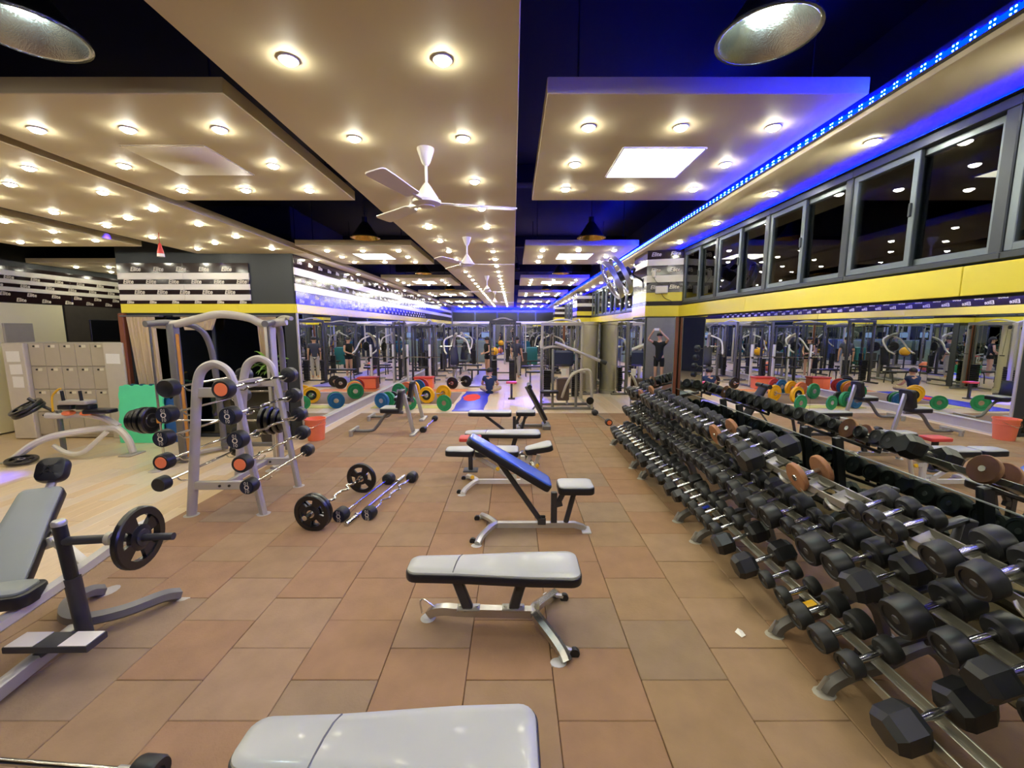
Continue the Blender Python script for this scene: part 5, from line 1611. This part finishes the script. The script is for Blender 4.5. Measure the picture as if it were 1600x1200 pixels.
# ------------------------------------------------------------------ ceiling fans, hoods, wall fan, lantern
def ceiling_fan(label, x, y, rot):
    t = thing('ceiling_fan', label, 'fan', (x, y, ZP), 0, 'white ceiling fans along the central panel')
    MB().lathe([(0.062, 0), (0.062, -0.01), (0.056, -0.03), (0.03, -0.1), (0.014, -0.12)], n=20).build('canopy', m_fanwhite, t)
    MB().tube([(0, 0, -0.1), (0, 0, -0.25)], 0.011, 10).build('down_rod', m_fanwhite, t)
    MB().lathe([(0.014, -0.24), (0.03, -0.26), (0.075, -0.33), (0.085, -0.345), (0.085, -0.36)], n=24).build('motor_cover', m_fanwhite, t)
    MB().lathe([(0.085, -0.355), (0.105, -0.365), (0.105, -0.385), (0.07, -0.4), (0.06, -0.4), (0.055, -0.408), (0.01, -0.41)], n=24).build('motor', m_fanwhite, t)
    for k in range(3):
        a = rot + k * 2 * pi / 3
        R = Matrix.Rotation(a, 4, 'Z') @ Matrix.Translation((0.1, 0, -0.378)) @ Matrix.Rotation(radians(9), 4, 'X')
        MB().prism(rrect(0.1, 0.58, 0.055, 0.07, 0.03), 0.004, R, base=-0.004).beam(R @ Vector((-0.02, 0, 0)), R @ Vector((0.14, 0, 0)), 0.035, 0.008, b=0.002).build('blade', m_fanwhite, t)


ceiling_fan('white ceiling fan on the central panel, nearest the camera', -0.64, 3.3, 0.25)
ceiling_fan('white ceiling fan on the central panel, second down the hall', -0.67, 6.35, 0.02)
ceiling_fan('white ceiling fan on the central panel, third down the hall', -0.66, 10.9, 0.6)
ceiling_fan('white ceiling fan on the central panel, fourth down the hall', -0.66, 15.4, 0.1)


def hood(label, x, y, z, mat, lit):
    t = thing('pendant_lamp', label, 'pendant lamp', (x, y, z), 0, 'metal pendant lamps between the ceiling panels')
    prof = [(0.205, 0.0), (0.2, 0.004), (0.17, 0.05), (0.12, 0.12), (0.075, 0.19), (0.05, 0.22), (0.04, 0.23), (0.04, 0.3), (0.015, 0.31)]
    outer = [(r, h_) for r, h_ in prof]
    inner = [(max(r - 0.004, 0.001), h_ - 0.002) for r, h_ in reversed(prof[:6])]
    b = MB()
    b.m = 1
    b.lathe(outer, n=32, caps=False)
    b.m = 0
    b.lathe([(prof[0][0], 0.0), (prof[0][0] - 0.006, 0.0)] + [(r - 0.006, h_) for r, h_ in prof[1:6]] + [(0.005, 0.218)], n=32, caps=False)
    b.build('shade', [mat, m_black], t)
    MB().lathe([(0.215, -0.002), (0.215, 0.008), (0.203, 0.01), (0.203, -0.002)], n=32, caps=False).build('rim', mat, t)
    MB().lathe([(0.02, 0.21), (0.045, 0.17), (0.05, 0.13), (0.035, 0.09), (0.005, 0.08)], n=14).build('bulb', m_bulb if lit else m_trimring, t)
    MB().tube([(0, 0, 0.3), (0, 0, 4.1 - z)], 0.007, 6).build('cord', m_black, t)


hood('large silver pendant lamp at the top right, brightly lit', 1.14, 2.1, 3.3, m_hood, True)
hood('large silver pendant lamp at the top left corner', -2.16, 2.08, 3.3, m_hood, True)
k = 1
for y in (6.56, 10.7, 15.1):
    for x, sd in ((-2.2, 'left'), (1.16, 'right')):
        hood('brass-coloured pendant lamp in the %s aisle, %s down the hall' % (sd, ORD[k]), x, y, 3.33, m_gold, False)
    k += 1

t = thing('wall_fan', 'silver industrial wall fan on a black arm projecting from the striped pillar', 'fan', (1.62, 7.15, 2.78))
ax = Vector((-0.87, 0.02, -0.48)).normalized()
for r_, d_, nm in ((0.33, 0.0, 'front_ring'), (0.33, 0.16, 'rear_ring')):
    MB().lathe([(r_ - 0.01, d_ - 0.04), (r_, d_ - 0.035), (r_, d_ + 0.035), (r_ - 0.01, d_ + 0.04), (r_ - 0.014, d_)], ax=-ax, n=36, caps=False).build(nm, m_silver, t)
u = ax.orthogonal().normalized()
v = ax.cross(u)
cg = MB()
for k in range(28):
    a = 2 * pi * k / 28
    d = u * cos(a) + v * sin(a)
    cg.tube([d * 0.05 + ax * 0.05, d * 0.2 + ax * 0.045, d * 0.325], 0.003, 4)
o = cg.build('guard_wires', m_steel, t)
for k in range(3):
    a = k * 2 * pi / 3
    d = u * cos(a) + v * sin(a)
    e = (-u * sin(a) + v * cos(a))
    MB().add([d * 0.04 - e * 0.03 - ax * 0.07, d * 0.3 - e * 0.09 - ax * 0.1, d * 0.3 + e * 0.08 - ax * 0.05, d * 0.04 + e * 0.03 - ax * 0.04,
              d * 0.04 - e * 0.03 - ax * 0.074, d * 0.3 - e * 0.09 - ax * 0.104, d * 0.3 + e * 0.08 - ax * 0.054, d * 0.04 + e * 0.03 - ax * 0.044],
             [(0, 1, 2, 3), (7, 6, 5, 4), (0, 4, 5, 1), (1, 5, 6, 2), (2, 6, 7, 3), (3, 7, 4, 0)]).build('blade', m_silver, t)
MB().lathe([(0.03, 0.08), (0.08, 0.1), (0.09, 0.16), (0.08, 0.32), (0.04, 0.34)], ax=-ax, n=18).build('motor', m_black, t)
MB().tube(smooth([-ax * 0.25, -ax * 0.3 + Vector((0.1, 0, 0.04)), (0.36, 0.05, 0.1), (0.5, 0.06, 0.02), (0.55, 0.06, -0.04)], 5), 0.018, 8).build('arm', m_black, t)
MB().bbox((0.535, 0.06, -0.04), (0.02, 0.1, 0.16), 0.005).build('wall_bracket', m_black, t)

t = thing('hanging_ornament', 'small red tasselled ornament hanging from the left ceiling panel edge', 'ornament', (-4.86, 6.05, 3.0))
MB().lathe([(0.04, 0.02), (0.035, 0.06), (0.02, 0.12), (0.022, 0.14), (0.01, 0.16)], n=14).build('body', m_pred, t)
MB().lathe([(0.045, -0.02), (0.042, 0.02), (0.03, 0.025)], n=14).build('skirt', m_white, t)
MB().tube([(0, 0, 0.15), (0, 0, 0.302)], 0.004, 5).build('string', m_pred, t)

# coloured party spot lamps on the black deck: they throw the violet and blue pools on the floor
def party_lamp(label, loc, target, rgb, power, size):
    t = thing('spot_lamp', label, 'spotlight', loc)
    d = (Vector(target) - Vector(loc)).normalized()
    MB().lathe([(0.04, -0.16), (0.07, -0.15), (0.075, 0.0), (0.08, 0.02), (0.066, 0.02), (0.06, -0.02)], ax=d, n=18).build('housing', m_black, t)
    MB().tube(smooth([(0, 0, 4.1 - loc[2]), (0.06, 0, 0.1), (0.08, 0, 0)], 4), 0.008, 6).build('yoke', m_black, t)
    ld = bpy.data.lights.new('spot_beam', 'SPOT')
    ld.color = lin(rgb)
    ld.energy = power
    ld.spot_size = radians(size)
    ld.spot_blend = 0.7
    ld.shadow_soft_size = 0.04
    lo = bpy.data.objects.new('spot_beam', ld)
    COL.objects.link(lo)
    lo.parent = t
    lo.location = d * 0.03
    lo.rotation_euler = d.to_track_quat('-Z', 'Y').to_euler()


party_lamp('small black spot lamp throwing violet light by the lockers', (-5.75, 6.6, 3.7), (-7.1, 5.3, 0), (60, 40, 255), 700, 16)
party_lamp('small black spot lamp throwing blue light near the lever machine', (0.1, 12.6, 3.7), (0.45, 11.6, 0), (60, 50, 255), 2200, 24)

# blue running mat with a red spot, violet mat beyond
def wavy(x0, x1, y0, y1, a):
    L_ = [(x0 + a * sin(k * 1.7), y0 + (y1 - y0) * k / 9) for k in range(10)]
    R_ = [(x1 + a * sin(k * 1.3 + 1), y1 - (y1 - y0) * k / 9) for k in range(10)]
    return [p for p in R_[::-1]] + [p for p in L_[::-1]]


o = MB().prism(wavy(-1.5, -0.72, 10.15, 13.4, 0.02), 0.012, b=0.003).build('floor_mat', M('glossy_blue_mat', (58, 70, 236), 0.25, var=0.12, scale=2), None)
tag(o, 'bright blue floor mat running down the aisle before the sitting person', 'mat')
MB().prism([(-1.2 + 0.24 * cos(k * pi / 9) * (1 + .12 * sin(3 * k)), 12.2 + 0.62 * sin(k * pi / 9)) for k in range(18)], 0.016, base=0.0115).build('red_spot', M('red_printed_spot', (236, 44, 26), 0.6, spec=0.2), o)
o = MB().prism(wavy(-1.6, -0.75, 14.6, 21.5, 0.02), 0.012, b=0.003).build('floor_mat', M('violet_mat', (150, 138, 222), 0.3, var=0.1, scale=2), None)
tag(o, 'pale violet floor mat under the low black benches in the far aisle', 'mat')

# paper scrap
o = MB().add([(0, 0, 0.004), (0.03, 0.01, 0.012), (0.035, 0.06, 0.006), (0.012, 0.075, 0.014), (-0.02, 0.05, 0.005), (0.005, 0.035, 0.016)], [(0, 1, 5), (1, 2, 5), (2, 3, 5), (3, 4, 5), (4, 0, 5)]).build('paper_scrap', m_paper, None, 0, (1.48, 2.52, 0.011))
tag(o, 'small torn white paper scrap on the rubber floor beside the dumbbells', 'paper')


# ------------------------------------------------------------------ people
def skin_mesh(verts, edges, radii, root=0, sub=1):
    me = bpy.data.meshes.new('figure')
    me.from_pydata(verts, edges, [])
    o = bpy.data.objects.new('figure', me)
    COL.objects.link(o)
    md_ = o.modifiers.new('s', 'SKIN')
    md_.use_smooth_shade = True
    for i, r in enumerate(radii):
        sv = me.skin_vertices[0].data[i]
        sv.radius = (r[0], r[1]) if isinstance(r, tuple) else (r, r)
        sv.use_root = i == root
    if sub:
        sb = o.modifiers.new('u', 'SUBSURF')
        sb.levels = sub
        sb.render_levels = sub
    dg = bpy.context.evaluated_depsgraph_get()
    ev = o.evaluated_get(dg)
    m2 = bpy.data.meshes.new_from_object(ev)
    bpy.data.objects.remove(o)
    vs_ = [tuple(v.co) for v in m2.vertices]
    fs_ = [tuple(p.vertices) for p in m2.polygons]
    bpy.data.meshes.remove(m2)
    return vs_, fs_


def ellipsoid(mb, c, r, n=12, z0=-1.0, fwd=None):
    prof = []
    c = Vector(c)
    rings = []
    for i in range(9):
        s = z0 + (1 - z0) * i / 8
        s = max(-0.999, min(0.999, s))
        q = sqrt(1 - s * s)
        rings.append([c + Vector((r[0] * q * cos(2 * pi * k / n), r[1] * q * sin(2 * pi * k / n), r[2] * s)) for k in range(n)])
    mb._rings(rings)


def person(label, loc, rz, J, shirt, legs, sleeves=0.5, trouser=1.0, shoes=m_shoe, female=False):
    """J: joint positions in local space, facing -y. order of names fixed below"""
    t = thing('person', label, 'person', loc, rz)
    nm = ['pel', 'spi', 'che', 'nck', 'hed', 'crn', 'shL', 'elL', 'wrL', 'haL', 'shR', 'elR', 'wrR', 'haR', 'hiL', 'knL', 'anL', 'toL', 'hiR', 'knR', 'anR', 'toR']
    E_ = [('pel', 'spi'), ('spi', 'che'), ('che', 'nck'), ('nck', 'hed'), ('hed', 'crn'), ('che', 'shL'), ('shL', 'elL'), ('elL', 'wrL'), ('wrL', 'haL'), ('che', 'shR'), ('shR', 'elR'), ('elR', 'wrR'), ('wrR', 'haR'), ('pel', 'hiL'), ('hiL', 'knL'), ('knL', 'anL'), ('anL', 'toL'), ('pel', 'hiR'), ('hiR', 'knR'), ('knR', 'anR'), ('anR', 'toR')]
    Rr = {'pel': (.12, .09), 'spi': (.115, .085), 'che': (.13, .09), 'nck': .05, 'hed': .085, 'crn': .07, 'shL': .052, 'shR': .052, 'elL': .04, 'elR': .04, 'wrL': .027, 'wrR': .027, 'haL': .03, 'haR': .03, 'hiL': .085, 'hiR': .085, 'knL': .056, 'knR': .056, 'anL': .04, 'anR': .04, 'toL': .035, 'toR': .035}
    V = [Vector(J[n]) for n in nm]
    ix = {n: i for i, n in enumerate(nm)}
    vs_, fs_ = skin_mesh([tuple(v) for v in V], [(ix[a], ix[b]) for a, b in E_], [Rr[n] for n in nm], 0, 1)
    b = MB().add(vs_, fs_)
    # fingers, nose, ears grow out of the same surface
    for s in ('L', 'R'):
        h = Vector(J['ha' + s])
        d = (h - Vector(J['wr' + s])).normalized()
        sd = d.orthogonal().normalized()
        up_ = d.cross(sd)
        for k in range(4):
            f0 = h + sd * (k - 1.5) * 0.017
            b.tube([f0, f0 + d * 0.045, f0 + d * (0.07 - 0.006 * abs(k - 1.2)) + up_ * 0.022], [0.0085, 0.008, 0.006], 6)
        b.tube([h - d * 0.02, h + sd * 0.04 - d * 0.0, h + sd * 0.05 + d * 0.03], [0.01, 0.009, 0.007], 6)
    hd = Vector(J['hed'])
    ellipsoid(b, hd + Vector((0, -0.09, -0.005)), (0.014, 0.02, 0.026), 8)
    for s in (-1, 1):
        ellipsoid(b, hd + Vector((0.085 * s, 0.0, 0.0)), (0.014, 0.022, 0.032), 8)
    ellipsoid(b, hd + Vector((0, -0.074, -0.052)), (0.024, 0.016, 0.009), 8)
    b.build('body', m_skin, t, 60)
    for s in (-1, 1):
        e = MB()
        ellipsoid(e, hd + Vector((0.032 * s, -0.08, 0.025)), (0.013, 0.01, 0.009), 8)
        e.build('eye', m_eye, t)
    hr = MB()
    ellipsoid(hr, hd + Vector((0, 0.018, 0.045)), (0.102, 0.108, 0.105), 16, -0.35)
    if female:
        ellipsoid(hr, hd + Vector((0, 0.1, -0.03)), (0.06, 0.05, 0.12), 10)
    hr.build('hair', m_hair, t)
    # clothes: own skinned shells just outside the body
    sl = []
    sv, se, sr = [], [], []

    def addv(p, r):
        sv.append(tuple(p))
        sr.append(r)
        return len(sv) - 1
    a0 = addv(Vector(J['pel']) + Vector((0, 0, -0.17)), (.155, .125))
    a1 = addv(J['spi'], (.142, .112))
    a2 = addv(J['che'], (.152, .112))
    a3 = addv(Vector(J['che']).lerp(Vector(J['nck']), 0.82), (.075, .07))
    se += [(a0, a1), (a1, a2), (a2, a3)]
    for s in ('L', 'R'):
        p = addv(Vector(J['sh' + s]), .07)
        q = addv(Vector(J['sh' + s]).lerp(Vector(J['el' + s]), max(0.05, sleeves)), .06)
        se += [(a2, p), (p, q)]
    vs_, fs_ = skin_mesh(sv, se, sr, 0, 1)
    MB().add(vs_, fs_).build('shirt', shirt, t, 60)
    sv, se, sr = [], [], []
    a0 = addv(Vector(J['pel']) + Vector((0, 0, 0.05)), (.14, .108))
    for s in ('L', 'R'):
        h1 = addv(J['hi' + s], .1)
        se.append((a0, h1))
        if trouser <= 1:
            k = addv(Vector(J['hi' + s]).lerp(Vector(J['kn' + s]), trouser), .078)
            se.append((h1, k))
        else:
            k = addv(J['kn' + s], .072)
            a = addv(Vector(J['kn' + s]).lerp(Vector(J['an' + s]), 0.92), .056)
            se += [(h1, k), (k, a)]
    vs_, fs_ = skin_mesh(sv, se, sr, 0, 1)
    MB().add(vs_, fs_).build('trousers' if trouser > 1 else 'shorts', legs, t, 60)
    for s in ('L', 'R'):
        a, q = Vector(J['an' + s]), Vector(J['to' + s])
        vs_, fs_ = skin_mesh([tuple(a - Vector((0, 0, 0.02))), tuple(a.lerp(q, .35) - Vector((0, 0, .018))), tuple(q)], [(0, 1), (1, 2)], [.05, .052, .044], 0, 1)
        MB().add(vs_, fs_).build('shoe', shoes, t, 60)
    return t


def standing(h=1.7, arms='down'):
    k = h / 1.72
    J = {'pel': (0, 0, .95), 'spi': (0, 0, 1.12), 'che': (0, 0, 1.33), 'nck': (0, -.01, 1.49), 'hed': (0, -.02, 1.6), 'crn': (0, -.01, 1.68),
         'hiL': (.09, 0, .9), 'knL': (.1, -.01, .5), 'anL': (.1, .02, .09), 'toL': (.12, -.14, .04), 'hiR': (-.09, 0, .9), 'knR': (-.1, -.01, .5), 'anR': (-.1, .02, .09), 'toR': (-.12, -.14, .04),
         'shL': (.18, 0, 1.4), 'shR': (-.18, 0, 1.4)}
    if arms == 'down':
        J.update({'elL': (.24, .02, 1.12), 'wrL': (.24, -.06, .88), 'haL': (.24, -.08, .8), 'elR': (-.24, .02, 1.12), 'wrR': (-.24, -.06, .88), 'haR': (-.24, -.08, .8)})
    elif arms == 'front':
        J.update({'elL': (.22, -.02, 1.13), 'wrL': (.1, -.2, 1.05), 'haL': (.04, -.25, 1.05), 'elR': (-.22, -.02, 1.13), 'wrR': (-.1, -.2, 1.0), 'haR': (-.04, -.25, 1.0)})
    elif arms == 'up':
        J.update({'elL': (.31, -.16, 1.5), 'wrL': (.15, -.29, 1.7), 'haL': (.1, -.31, 1.77), 'elR': (-.31, -.16, 1.5), 'wrR': (-.15, -.29, 1.7), 'haR': (-.1, -.31, 1.77)})
    return {n: Vector(p) * k for n, p in J.items()}


person('person in dark grey shirt and light trousers standing right of the cable station', (0.13, 16.86, 0), radians(150), standing(1.66), m_tgrey, m_greyp, 0.55, 1.5)
person('person in black tank top standing at the cable station, hands in front', (-1.05, 17.3, 0), radians(-60), standing(1.64, 'front'), m_tblack, m_tblack, 0.05, 0.45, female=True)
SJ = {'pel': (0, 0, .14), 'spi': (0, -.01, .28), 'che': (0, -.03, .44), 'nck': (0, -.05, .57), 'hed': (0, -.07, .66), 'crn': (0, -.06, .74),
      'hiL': (.1, -.03, .12), 'knL': (.32, -.3, .16), 'anL': (.05, -.42, .07), 'toL': (-.06, -.46, .06), 'hiR': (-.1, -.03, .12), 'knR': (-.32, -.3, .16), 'anR': (-.02, -.32, .08), 'toR': (.1, -.34, .07),
      'shL': (.17, -.03, .49), 'shR': (-.17, -.03, .49), 'elL': (.25, -.1, .28), 'wrL': (.2, -.28, .24), 'haL': (.17, -.34, .24), 'elR': (-.25, -.1, .28), 'wrR': (-.2, -.28, .24), 'haR': (-.17, -.34, .24)}
person('person in navy T-shirt sitting on the aisle floor with back to the camera', (-0.73, 13.0, 0), radians(176), SJ, m_tnavy, m_beige, 0.55, 1.3)
# the photographer, seen in the angled pillar mirror
J = standing(1.87, 'up')
person('photographer in black clothes holding a phone overhead, seen in the pillar mirror', (-0.0, -0.41, 0), radians(180), J, m_tblack, m_tblack, 0.3, 0.7)
t = thing('phone', 'phone held up by the photographer, seen in the pillar mirror', 'phone', (0.0, -0.045, 1.965))
MB().bbox((0, 0, 0), (0.16, 0.008, 0.076), 0.003).build('case', m_trimring, t)
MB().bbox((0, -0.0045, 0), (0.152, 0.001, 0.07), 0.0004).build('screen', m_iron, t)
